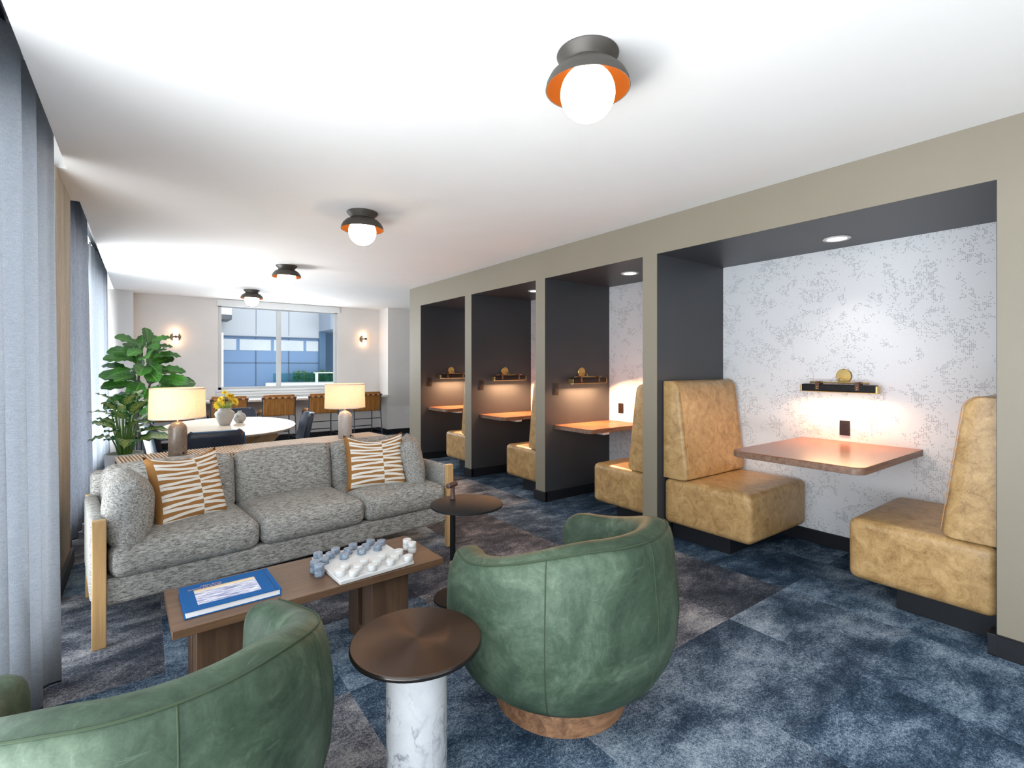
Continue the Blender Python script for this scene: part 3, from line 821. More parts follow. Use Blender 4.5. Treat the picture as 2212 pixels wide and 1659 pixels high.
throw('throw_pillow', 'brown and white striped pillow at the right end of the sofa', (.44,.41,.14), (1.375,3.56,.655), RZ(-8) @ RX(-20), M['stripes'], None, .07, .05)

# ------------------------------------------------------------------ slatted console behind the sofa, with two lamps
CO = (-.113, 3.925); CR = 7.0; CL, CD, CZ = 1.86, .365, .74
con = thing('slatted_console', 'low slatted wood console table standing behind the sofa', 'console table', (CO[0], CO[1], 0), CR)
s = MB(); n = 97; p = CL/n
for i in range(n): s.box(i*p, i*p+p*.54, 0, CD, CZ-.022, CZ)
s.obj('slatted_top', M['slat'], con, smooth=False)
MB().box(0, CL-p*.38, .01, CD-.01, CZ-.05, CZ-.0225).obj('deck', M['slat_dark'], con, smooth=False)
for y0, y1 in ((.0, .018), (CD-.018, CD)):
    s = MB()
    for i in range(n): s.box(i*p, i*p+p*.62, y0, y1, .03, CZ-.022)
    s.obj('slatted_side', M['slat'], con, smooth=False)
MB().box(.01, CL-p*.38-.01, .02, CD-.02, 0, CZ-.051).obj('body', M['slat_dark'], con, smooth=False)
def table_lamp(label, loc, stone, rz):
    t = thing('table_lamp', label, 'table lamp', loc, rz, 'marble table lamps on the console')
    h = .232
    prof = [(0.0001,0),(.054,0),(.055,.002),(.055,h-.055)] + [(.055*cos(rad(a)), h-.055+.055*sin(rad(a))) for a in range(12, 90, 12)] + [(.0001, h)]
    MB().lathe(prof, 40).obj('base', stone, t)
    MB().lathe([(0,h-.003),(.007,h-.003),(.007,h+.05),(.011,h+.05),(.011,h+.09),(0,h+.09)], 16).obj('stem', M['gold'], t)
    z0, z1 = .255, .458
    MB().lathe([(.165,z0),(.160,z1)], 56, None, False, False).obj('lamp_shade', M['shade'], t)
    for z, r in ((z0, .165), (z1-.006, .160)): MB().lathe([(r+.0012, z), (r+.0012, z+.007), (r-.0015, z+.007), (r-.0015, z)], 56, None, True).obj('shade_trim', M['shade_trim'], t)
    MB().lathe([(0,0),(.007,0),(.007,.002),(0,.002)], 12, T(.012,-.0538,.018) @ RX(90)).obj('cord_hole', M['plate_hole'], t)
    ld = bpy.data.lights.new('lamp_glow', 'POINT'); ld.energy = 2.6; ld.color = (1, .62, .33); ld.shadow_soft_size = .045
    lo = bpy.data.objects.new('lamp_glow', ld); COL.objects.link(lo); lo.parent = t; lo.location = (0,0,.36)
    return t
table_lamp('brown marble table lamp at the left end of the console', (.187,4.10,CZ+.001), M['brown_stone'], 20)
lr = table_lamp('pale grey marble table lamp at the right end of the console', (1.379,4.262,CZ+.001), M['grey_stone'], 20)
MB().tube([(.02,-.05,.020),(.026,-.068,.022),(.022,-.080,.010),(.008,-.092,.004),(.0,-.12,.004),(-.02,-.15,.004)], .003, 8).obj('cord', M['cord'], lr)

# ------------------------------------------------------------------ coffee table and what lies on it
TZ = .405
ct = thing('coffee_table', 'long dark oak coffee table in front of the sofa', 'coffee table', (.081, 2.145, 0), 1.75)
MB().box(0, 1.108, 0, .415, TZ-.032, TZ).obj('tabletop', M['walnut_x'], ct, bevel=.002)
def uleg(x0, x1):
    y0, y1 = .085, .385
    sl0, sl1 = .205, .262; zb = .11; r = (sl1-sl0)/2; n = 8
    poly = [(y0, 0), (y1, 0), (y1, TZ-.032), (sl1, TZ-.032), (sl1, zb)]
    for i in range(1, n): a = rad(-180*i/n); poly.append(((sl0+sl1)/2+r*cos(a), zb+r*sin(a)))
    poly += [(sl0, zb), (sl0, TZ-.032), (y0, TZ-.032)]
    Mx = Matrix(((0,0,1,0),(1,0,0,0),(0,1,0,0),(0,0,0,1)))
    MB().prism(poly, x0, x1, Mx).obj('leg', M['walnut_z'], ct, bevel=.003, ang=30)
uleg(.082, .265); uleg(.775, .962)

# book
bk = thing('book', 'large blue hardback book lying on the left of the coffee table', 'book', (.122, 2.214, TZ+.001), 1.6)
bw, bd, bh = .335, .265, .026
cv = MB(); cv.box(0, bw, 0, bd, 0, .003); cv.box(0, bw, 0, bd, bh-.003, bh); cv.box(bw-.004, bw, 0, bd, 0, bh)
cv.obj('cover', M['book_blue'], bk, bevel=.0012, smooth=False)
MB().box(.005, bw-.004, .004, bd-.004, .003, bh-.003).obj('pages', M['paper'], bk, smooth=False)
g = MB(); pw0, pw1, pd0, pd1 = .047, .270, .045, .200
g.add([(pw0,pd0,bh+.0006),(pw1,pd0,bh+.0006),(pw1,pd1,bh+.0006),(pw0,pd1,bh+.0006),(pw0,pd0,bh-.001),(pw1,pd0,bh-.001),(pw1,pd1,bh-.001),(pw0,pd1,bh-.001)],
      [(0,1,2,3),(7,6,5,4),(0,4,5,1),(1,5,6,2),(2,6,7,3),(3,7,4,0)], None, [(0,1),(1,1),(1,0),(0,0)]*2)
g.obj('cover_photograph', M['bookpic'], bk, smooth=False, weld=False)
g2 = MB().box(bw-.018, bw-.0165, .001, bd-.001, bh-.0005, bh+.0003); g2.obj('hinge_groove', M['cord'], bk, smooth=False)
def text_mesh(txt, size, parent, M2, mat, name):
    cu = bpy.data.curves.new(name, 'FONT'); cu.body = txt; cu.size = size; cu.extrude = .0002; cu.align_x = 'LEFT'
    tmp = bpy.data.objects.new('tmp_text', cu); COL.objects.link(tmp)
    dg = bpy.context.evaluated_depsgraph_get()
    me = bpy.data.meshes.new_from_object(tmp.evaluated_get(dg))
    bpy.data.objects.remove(tmp); bpy.data.curves.remove(cu)
    me.transform(M2); me.materials.clear(); me.materials.append(mat)
    o = bpy.data.objects.new(name, me); COL.objects.link(o); o.parent = parent
    return o
text_mesh('Above the Clouds', .0165, bk, T(.150, .215, bh+.0003) @ RZ(180), M['title_ink'], 'title')
text_mesh('Scott Mead', .0165, bk, T(.150, .232, bh+.0003) @ RZ(180), M['title_ink'], 'title')

# checkers
BO = (.680, 2.165); BR = 4.0; BS = .358
def bloc(u, v):
    a = rad(BR); x, y = u*BS, v*BS
    return (BO[0]+x*cos(a)-y*sin(a), BO[1]+x*sin(a)+y*cos(a))
bo = MB().box(0, BS, 0, BS, 0, .017).obj('checkers_board', M['white_marble'], bevel=.0025)
bo.location = (BO[0], BO[1], TZ+.001); bo.rotation_euler = (0,0,rad(BR))
tag(bo, 'square white marble checkers board on the coffee table', 'game board')
zb = TZ+.0185
def piece(label, x, y, z, mat, grp, proto=[None, None]):
    k = 0 if mat is M['checker_grey'] else 1
    if proto[k] is None:
        o = MB().lathe([(0,0),(.0205,0),(.0215,.0012),(.0215,.0245),(.0205,.0258),(0,.026)], 28).obj('checker_piece', mat)
        proto[k] = o
    else:
        o = proto[k].copy(); COL.objects.link(o)
    o.location = (x, y, z); o.rotation_euler = (0, 0, random.uniform(0, 6))
    return tag(o, label, 'game piece', grp)
ords = ['leftmost', 'second from left', 'third from left', 'rightmost']
for v, off, rn in ((7,0,'row nearest the sofa'), (6,1,'middle grey row'), (5,0,'grey row facing the board middle')):
    for k in range(4):
        x, y = bloc((2*k+off+.5)/8 + random.uniform(-.012,.012), (v+.5)/8 + random.uniform(-.012,.012))
        piece('blue grey marble checker, %s in the %s' % (ords[k], rn), x, y, zb, M['checker_grey'], 'grey checkers')
for v, off, rn in ((2,1,'white row facing the board middle'), (1,0,'middle white row'), (0,1,'row nearest the armchairs')):
    for k in range(4):
        x, y = bloc((2*k+off+.5)/8 + random.uniform(-.012,.012), (v+.5)/8 + random.uniform(-.012,.012))
        piece('white marble checker, %s in the %s' % (ords[k], rn), x, y, zb, M['checker_white'], 'white checkers')
for lb, x, y, mt, gp in (('blue grey checker in the stack left of the board, sofa side', .632, 2.375, 'checker_grey', 'grey checkers'), ('blue grey checker in the stack left of the board, armchair side', .636, 2.322, 'checker_grey', 'grey checkers'),
                     ('white checker in the stack right of the board, sofa side', 1.093, 2.392, 'checker_white', 'white checkers'), ('white checker in the stack right of the board, armchair side', 1.094, 2.335, 'checker_white', 'white checkers')):
    for q, pos in enumerate(('lower', 'upper')):
        piece(pos + ' ' + lb, x, y, TZ+.001+.0262*q, M[mt], gp)

# ------------------------------------------------------------------ green swivel armchairs
def armchair(label, loc, rz):
    t = thing('swivel_armchair', label, 'armchair', loc, rz, 'green barrel armchairs')
    FM = 132.0
    def hz(ph):
        a = abs(ph); k = max(0, min(1, (a-25)/85)); k = k*k*(3-2*k)
        return .750-.115*k
    def prof(ph):
        h = hz(ph)
        zz = [(.300,.118),(.352,.140),(.402,.185),(.440,.250),(.462,.330),(.470,.420),(.467,.500),(.458,.575),(.447,h-.060),(.437,h-.028),(.424,h-.012),(.400,h-.001),(.372,h+.003),(.344,h-.003),(.322,h-.020),(.310,h-.050),(.305,h-.11),(.302,.46),(.305,.38),(.300,.30)]
        return zz
    vs = []; fs = []; nphi = 66; m = 20
    for i in range(nphi+1):
        ph = -FM+2*FM*i/nphi
        e = max(0, (abs(ph)-(FM-17))/17); s = math.sqrt(max(0, 1-e*e*.999))
        h = hz(ph)
        for (r, z) in prof(ph):
            rc = .386
            rr = rc+(r-rc)*s
            z2 = z - (1-s)*.085*max(0, (z-.30)/(h-.30))
            a = rad(ph)
            vs.append((rr*sin(a), -rr*cos(a), z2))
    for i in range(nphi):
        for k in range(m):
            k2 = (k+1) % m; fs.append((i*m+k, (i+1)*m+k, (i+1)*m+k2, i*m+k2))
    fs.append(tuple(reversed(range(m)))); fs.append(tuple(nphi*m+k for k in range(m)))
    MB().add(vs, fs).obj('shell', M['nubuck'], t, ang=70)
    MB().lathe([(0.0001,.116),(.296,.116),(.345,.138),(.392,.182),(.425,.245),(.436,.29),(.420,.325),(.36,.345),(0.0001,.345)], 56).obj('seat_body', M['nubuck'], t, ang=70)
    MB().lathe([(0.0001,.335),(.27,.335),(.292,.342),(.300,.356),(.298,.372),(.28,.385),(.2,.392),(0.0001,.394)], 48).obj('seat_cushion', M['nubuck'], t, ang=70)
    pp = MB(); pts = []
    for i in range(81):
        ph = -(FM-14)+2*(FM-14)*i/80; a = rad(ph); h = hz(ph); r = .4275
        pts.append((r*sin(a), -r*cos(a), h-.0125))
    pp.tube(pts, .0035, 6)
    pp.obj('piping', M['nubuck_pipe'], t)
    for ph in (0, -52, 52):
        a = rad(ph); pr = prof(ph)[1:11]
        MB().tube([((r+.0002)*sin(a), -(r+.0002)*cos(a), z) for r, z in pr], .0022, 6).obj('seam', M['nubuck_pipe'], t)
    MB().lathe([(0,0),(.262,0),(.265,.003),(.262,.060),(.255,.116),(0,.116)], 64).obj('swivel_base', M['base_walnut'], t, ang=30)
    return t
armchair('green nubuck barrel armchair on a round walnut base, in front of the booths', (1.388, 1.545, 0), 4)
ac2 = armchair('green nubuck barrel armchair cut off by the bottom left of the picture', (.025, 1.585, 0), 4)
ac2.scale = (.925, .925, .925)

# ------------------------------------------------------------------ small round tables
t = thing('side_table', 'round bronze topped side table on a white marble column', 'side table', (.672, 1.40, 0))
MB().lathe([(0.0001,.503),(.190,.503),(.197,.505),(.199,.509),(.198,.516),(.1955,.519)], 72).obj('edge_band', M['bronze_edge'], t)
MB().lathe([(.1955,.519),(.194,.5202),(.10,.5202),(0.0001,.5202)], 72).obj('tabletop', M['bronze_top'], t, ang=15)
MB().cyl(.0915, 0, .503, 56).obj('column', M['carrara'], t, bevel=.002)
t = thing('side_table', 'black metal side table with a T shaped handle, by the sofa end', 'side table', (1.466, 2.574, 0))
MB().lathe([(0.0001,.556),(.198,.556),(.2045,.558),(.206,.563),(.2045,.568),(.199,.570),(0.0001,.570)], 72, T(.014,-.135,0)).obj('tabletop', M['black_metal'], t)
MB().cyl(.0165, .008, .557, 24).obj('pole', M['black_metal'], t)
MB().lathe([(0.0001,0),(.145,0),(.15,.003),(.148,.009),(0.0001,.011)], 56, T(.015,-.055,0)).obj('foot_plate', M['black_metal'], t)
hd = MB(); hd.lathe([(0.0001,.569),(.0165,.569),(.0155,.575),(.0125,.62),(.0135,.655),(0.0001,.655)], 24)
hd.tube([(-.030-.014,-.020,.652),(-.028-.014,-.019,.652),(.028,.014,.652),(.030,.015,.652)], [.012,.0155,.0155,.012], 16)
hd.obj('handle', plain('brown_leather_handle', (.075,.036,.028,1), .42), t)

# ------------------------------------------------------------------ dining table, chairs, vases
DT = thing('dining_table', 'oval pale wood dining table behind the sofa', 'dining table', (.72, 5.86, 0), -4)
a_, b_ = .605, .93
ell = [(a_*cos(2*PI*i/72), b_*sin(2*PI*i/72)) for i in range(72)]
tp = MB(); n = 72
rings = [(.80, .704), (.955, .716), (.992, .730), (1.0, .738), (.996, .742)]
vs = []; fs = []
for s_, z in rings: vs += [(x*s_, y*s_, z) for x, y in ell]
for k in range(len(rings)-1):
    for i in range(n): j = (i+1) % n; fs.append((k*n+i, k*n+j, (k+1)*n+j, (k+1)*n+i))
fs.append(tuple(reversed(range(n)))); fs.append(tuple((len(rings)-1)*n+i for i in range(n)))
tp.add(vs, fs); tp.obj('tabletop', M['ash_top'], DT, ang=35)
def plank(p0, p1, w, th, parent, name, mat):
    d = Vector(p1)-Vector(p0); L = d.length; zq = d.normalized(); yq = Vector((0,1,0)); xq = yq.cross(zq).normalized(); yq = zq.cross(xq)
    R = Matrix((xq, yq, zq)).transposed().to_4x4(); R.translation = Vector(p0)
    return MB().box(-th/2, th/2, -w/2, w/2, 0, L, R).obj(name, mat, parent, bevel=.004, smooth=False)
for y in (-.36, .36):
    plank((-.27, y, .01), (.36, y, .70), .09, .13, DT, 'leg', M['ash'])
    plank((.27, y*.28, .01), (-.27, y*.28, .70), .09, .13, DT, 'leg', M['ash'])
MB().box(-.05, .05, -.45, .45, .32, .40).obj('stretcher', M['ash'], DT, bevel=.004, smooth=False)

def dining_chair(label, loc, rz, pale=False):
    # local: back along -y, sitter faces +y
    t = thing('dining_chair', label, 'chair', loc, rz, 'navy chairs around the dining table')
    def back(u, v):
        x = (u-.5)*.43*(1-.10*v**6)*(1-.06*(1-v))
        cur = .05*(2*(u-.5))**2
        r = .055
        z = .43+v*.40
        if v > .86:
            e = (v-.86)/.14; lim = .215-.06*(1-math.sqrt(max(0, 1-e*e)))
            x = max(-lim, min(lim, x))
        return (x, -.215-.085*v+cur, z)
    o = MB(); o.grid(16, 14, back); ob = o.obj('backrest', M['navy_pad'], t, ang=80)
    so = ob.modifiers.new('thick', 'SOLIDIFY'); so.thickness = .045; so.offset = 0
    bv = ob.modifiers.new('round', 'BEVEL'); bv.width = .016; bv.segments = 3; bv.angle_limit = rad(50)
    sh = MB(); sh.grid(12, 8, lambda u, v: (back(u, v*.97+.01)[0]*1.0, back(u, v)[1]-.026, back(u, v)[2]))
    shb = sh.obj('back_shell', M['pale_shell'] if pale else M['navy'], t, ang=80); shb.modifiers.new('thick', 'SOLIDIFY').thickness = .006
    pts = [back(0, v/12) for v in range(13)] + [back(u/10, 1.0) for u in range(1, 10)] + [back(1, 1-v/12) for v in range(13)]
    MB().tube([(x, y-.024, z) for x, y, z in pts], .0035, 6).obj('piping', M['blue_seam'], t)
    MB().softbox(.45, .46, .075, .034, (0,0,.006), 10, T(0, .0, .432)).obj('seat', M['navy'], t)
    for sx in (-1, 1):
        for sy in (-1, 1):
            MB().tube([(sx*.15, sy*.15, .40), (sx*.215, sy*.215, .0)], [.016, .010], 12).obj('leg', M['black_metal'], t)
    return t
M['pale_shell'] = plain('pale_grey_shell', (.50,.55,.58,1), .4)
dining_chair('navy dining chair with its back to the sofa, in front of the oval table', (.455, 4.885, 0), 2)
dining_chair('navy dining chair with pale shell at the left side of the oval table', (.285, 5.80, 0), -82, True)
dining_chair('navy dining chair at the right side of the oval table', (1.215, 5.86, 0), 86)
dining_chair('blue dining chair on the window side of the oval table', (.93, 6.64, 0), 184)

v = thing('vase', 'grey shouldered ceramic vase holding yellow flowers', 'vase', (.672, 5.90, .743))
MB().lathe([(0.0001,0),(.046,0),(.050,.004),(.066,.04),(.084,.085),(.092,.112),(.088,.130),(.068,.148),(.058,.156),(.057,.168),(.062,.174),(.057,.176),(.052,.166),(.054,.15),(.0001,.14)], 40).obj('body', M['ceramic'], v, ang=60)
o = MB().lathe([(0.0001,0),(.030,0),(.034,.002),(.056,.028),(.064,.056),(.058,.082),(.038,.102),(.020,.112),(.0175,.122),(.021,.128),(.016,.129),(.013,.12),(.0001,.11)], 36).obj('bud_vase', M['bottle_stone'], ang=60)
o.location = (.826, 6.03, .743); tag(o, 'small round marbled bud vase beside the flower vase', 'vase')

def flower(label, base, head, r, tilt):
    t = thing('yellow_flower', label, 'flower', base, 0, 'yellow flowers in the grey vase')
    d = Vector(head)-Vector(base)
    MB().tube([(0,0,0), tuple(d*.5+Vector((0,0,.01))), tuple(d)], .0025, 6).obj('stem', M['stem'], t)
    hd = MB(); Rm = T(*d) @ RX(tilt[0]) @ RY(tilt[1])
    for ring, (n, l, lift) in enumerate(((13, r, .15), (11, r*.8, .5), (8, r*.55, .95))):
        for i in range(n):
            a = 360*i/n + ring*14 + random.uniform(-6, 6)
            def pet(u, w, l=l, lift=lift):
                x = l*u; y = l*.24*sin(PI*min(1, u*.93+.05))**.7*(2*w-1); z = l*lift*u - .15*l*u*u + .003
                return (x, y, z)
            g = MB().grid(4, 2, pet); hd.add(g.v, g.f, Rm @ RZ(a))
    hd.obj('petals', M['petal'], t, ang=80)
    MB().lathe([(0.0001,-.004),(r*.25,-.001),(r*.22,.008),(0.0001,.012)], 12, Rm).obj('flower_centre', M['flower_eye'], t)
    return t
vb = Vector((.672, 5.90, .743+.158))
for lb, dx, dz, r, tl in (('topmost yellow flower of the bouquet', -.005, .175, .032, (30,-10)), ('yellow flower in the upper middle of the bouquet', .045, .140, .042, (40,20)), ('yellow flower at upper left of the bouquet', -.045, .110, .034, (40,-30)),
                      ('large yellow flower low on the left of the bouquet', -.060, .048, .058, (55,-20)), ('yellow flower at the right of the bouquet', .098, .085, .050, (45,40)), ('yellow flower behind the upper blooms of the bouquet', .075, .145, .034, (10,30)), ('small yellow flower just above the left vase rim', -.055, .010, .026, (60,-30))):
    # spread sideways across the vase mouth
    q = (vb.x+dx*.80, vb.y-dx*.59-.02, vb.z+dz)
    flower(lb, tuple(vb+Vector((dx*.25,-dx*.2,-.02))), q, r, tl)
fo = MB()
for i in range(60):
    a = random.uniform(0, 2*PI); R_ = random.uniform(.01,.045); l = random.uniform(.05,.10)
    p0 = vb+Vector((R_*cos(a)*.6, R_*sin(a)*.6, -.01)); p1 = p0+Vector((cos(a)*l*.7, sin(a)*l*.7, l))
    fo.tube([p0, (p0+p1)/2+Vector((0,0,.008)), p1], [.002,.0024,.0008], 4)
tag(fo.obj('flower_foliage', M['stem']), 'feathery pale green foliage in the mouth of the grey vase', 'foliage', None, 'stuff')

# ------------------------------------------------------------------ window counter and stools
cz = .782
ctr = thing('window_counter', 'long white counter along the far wall under the window', 'counter', (0, 0, 0))
MB().box(-.125, 3.862, 9.34, YB-.001, cz-.036, cz).obj('worktop', M['white_trim'], ctr, bevel=.003, smooth=False)
for x in (.75, 1.43, 2.15, 2.88):
    MB().prism([(0,0),(.30,0),(0,-.22)], -.012, .012, T(x, YB-.016, cz-.036) @ Matrix(((0,0,1,0),(-1,0,0,0),(0,1,0,0),(0,0,0,1)))).obj('bracket', M['white_trim'], ctr, smooth=False)
def stool(label, x, y, rz=0, proto=[None]):
    if proto[0] is not None: return dup(proto[0], (x, y, 0), rz, label)
    t = thing('counter_stool', label, 'stool', (x, y, 0), rz, 'cognac leather stools at the window counter')
    # local: back at -y, sitter faces +y (the window)
    W = .52
    MB().softbox(W-.03, .44, .075, .03, (0,0,.005), 10, T(0, .22, .575)).obj('seat', M['tan_hide'], t)
    MB().softbox(W-.03, .05, .335, .022, (0,0,0), 10, T(0, -.005, .70) @ RX(4)).obj('backrest', M['tan_hide'], t)
    s = MB()
    for i in range(5):
        xx = -.19+.095*i
        s.tube([(xx, -.034, .82), (xx+.006, -.032, .70), (xx, -.030, .545)], .0022, 5)
    s.obj('stitching', M['tan_light'], t)
    MB().softbox(W-.04, .045, .05, .02, (0,0,0), 8, T(0, -.012, .858)).obj('top_roll', M['tan_hide'], t)
    MB().tube([(-W/2-.005, -.035, .828), (W/2+.005, -.035, .828)], .015, 12).obj('crossbar', M['brown_bar'], t)
    for i in range(5):
        xx = -.19+.095*i
        MB().lathe([(.0175,-.022),(.0185,-.020),(.0185,.020),(.0175,.022)], 14, T(xx, -.035, .828) @ RY(90)).obj('strap', M['hide_strap'], t)
    for s_ in (-1, 1):
        xx = s_*(W/2-.012)
        MB().tube([(xx, -.03, .835), (xx, -.005, .62), (xx, -.03, .40), (xx+s_*.012, -.075, 0)], .0095, 10).obj('leg', M['dark_metal'], t)
        MB().tube([(xx, .43, .56), (xx, .43, .0)], .0095, 10).obj('leg', M['dark_metal'], t)
        MB().tube([(xx, -.01, .52), (xx, .43, .545)], .007, 8).obj('seat_rail', M['dark_metal'], t)
        MB().tube([(xx, -.055, .17), (xx, .43, .17)], .007, 8).obj('stretcher', M['dark_metal'], t)
    MB().tube([(-W/2+.01, -.035, .40), (W/2-.01, -.035, .40)], .007, 8).obj('stretcher', M['dark_metal'], t)
    MB().tube([(-W/2+.01, .43, .22), (W/2-.01, .43, .22)], .008, 8).obj('footrest', M['dark_metal'], t)
    proto[0] = t
    return t
for lb, x in (('cognac leather stool at the far right end of the window counter', 3.27), ('cognac leather stool partly behind the right table lamp', 2.50), ('cognac leather stool in clear view right of the dining table', 1.785), ('cognac leather stool behind the yellow flowers', 1.07), ('cognac leather stool behind the left table lamp', .36)):
    stool(lb, x, 8.86)

# ------------------------------------------------------------------ plants
def leaf_mb(L, W, bend, fold, tipw=.0, fiddle=True, nu=9, nv=6):
    def fn(u, w):
        if fiddle: wd = W*(max(0, sin(PI*min(1, .02+.97*u**.9)))**.48)*(.55+.55*u)
        else: wd = W*(sin(PI*min(1, .03+.97*u**.8))**.8)
        s = 2*w-1
        y = wd*s*.5
        z = abs(s)*wd*.5*fold + .012*sin(7*PI*u)*abs(s) - bend*L*u*u
        return (L*u*(1-.15*bend*u), y, z)
    return MB().grid(nu, nv, fn)
def fig():
    t = thing('fiddle_leaf_fig', 'tall fiddle leaf fig with big glossy leaves in the far left corner', 'potted plant', (-.02, 7.95, 0))
    n = 28; vs = []; prof = []
    pl = MB(); ring = []
    prof_z = [0, .02, .40, .43]
    N = 112
    for z in prof_z:
        for i in range(N):
            a = 2*PI*i/N; r = .195 + (.007*(1 if (i//2) % 2 else -1)); vs.append((r*cos(a), r*sin(a), z))
    fs = [(k*N+i, k*N+(i+1)%N, (k+1)*N+(i+1)%N, (k+1)*N+i) for k in range(3) for i in range(N)]
    fs.append(tuple(reversed(range(N))))
    pl.add(vs, fs); po = pl.obj('planter', M['pot_dark'], t, smooth=False); po.modifiers.new('thick', 'SOLIDIFY').thickness = .015
    MB().lathe([(0.0001,.385),(.178,.385),(.178,.39),(0.0001,.395)], 24).obj('soil', M['soil'], t)
    stems = [[(-.03,0,.39),(-.04,-.01,.7),(-.05,.01,1.0),(-.02,.0,1.35),(.0,.0,1.62)], [(.03,.01,.39),(.05,.0,.75),(.07,.01,1.05),(.12,.02,1.30)], [(.03,.01,.62),(.10,.0,.85),(.20,.0,1.0)], [(-.04,0,.85),(-.12,0,1.05),(-.20,.0,1.28)]]
    for s_ in stems: MB().tube(s_, [.014]*(len(s_)-1)+[.007], 8).obj('trunk', M['trunk'], t)
    random.seed(21)
    spec = []
    for k in range(48):
        f = k/47.0
        z = .93+.72*f
        rad_ = .16*math.sqrt(max(0, 1-(2*f-.75)**2*.55))*random.uniform(.4, 1.1)
        az = k*137.5 + random.uniform(-18, 18)
        p = Vector((.03+rad_*cos(rad(az)), rad_*sin(rad(az)), z))
        el = -5+38*f + 38*sin(rad(az)) + random.uniform(-12, 14)
        L = random.uniform(.32, .44)*(1.0 if f < .8 else .78)
        if cos(rad(az)) < -.35: L *= .80
        if cos(rad(az)) > .3 and f > .5: L *= .74
        roll = math.copysign(random.uniform(18, 58), cos(rad(az)))
        spec.append((p, az, el, L, roll))
    for (p, az, el, L, roll) in spec:
        g = leaf_mb(L, L*.66, random.uniform(.10,.40), random.uniform(.15,.4))
        m = MB(); m.add(g.v, g.f, T(*p) @ RZ(az) @ RY(-el) @ RX(roll) @ T(.03,0,0), g.u)
        m.obj('leaf', M['fig_leaf'], t, ang=80)
fig()
def dumbcane():
    t = thing('dumb_cane_plant', 'low plant with pale spotted leaves in a white planter behind the sofa', 'potted plant', (-.128, 5.15, 0))
    MB().lathe([(0.0001,0),(.095,0),(.10,.004),(.128,.62),(.128,.643),(.118,.643),(.112,.60),(0.0001,.60)], 40).obj('planter', M['pot_white'], t, ang=40)
    MB().lathe([(0.0001,.602),(.112,.602),(0.0001,.612)], 24).obj('soil', M['soil'], t)
    random.seed(5)
    for k in range(26):
        az = k*137.5+random.uniform(-10,10); f = k/25
        hgt = .13+.33*f; el = 16+34*f+random.uniform(-8,8)
        rr = .03*(1-f*.5)
        b = Vector((rr*cos(rad(az)), rr*sin(rad(az)), .60)); p = b + Vector((.06*cos(rad(az)), .06*sin(rad(az)), hgt))
        MB().tube([b, b.lerp(p,.5)+Vector((0,0,.02)), p], [.009,.006,.004], 7).obj('stalk', M['stalk'], t)
        L = random.uniform(.24,.32)*(1-.15*f)
        if cos(rad(az)) < -.2: L *= .62
        if sin(rad(az)) > .5: L *= .75
        g = leaf_mb(L, L*.60, random.uniform(.2,.5), random.uniform(.1,.3), fiddle=False)
        m = MB(); m.add(g.v, g.f, T(*p) @ RZ(az) @ RY(-el) @ RX(random.uniform(-20,20)), g.u)
        m.obj('leaf', M['dumb_leaf'], t, ang=80)
dumbcane()

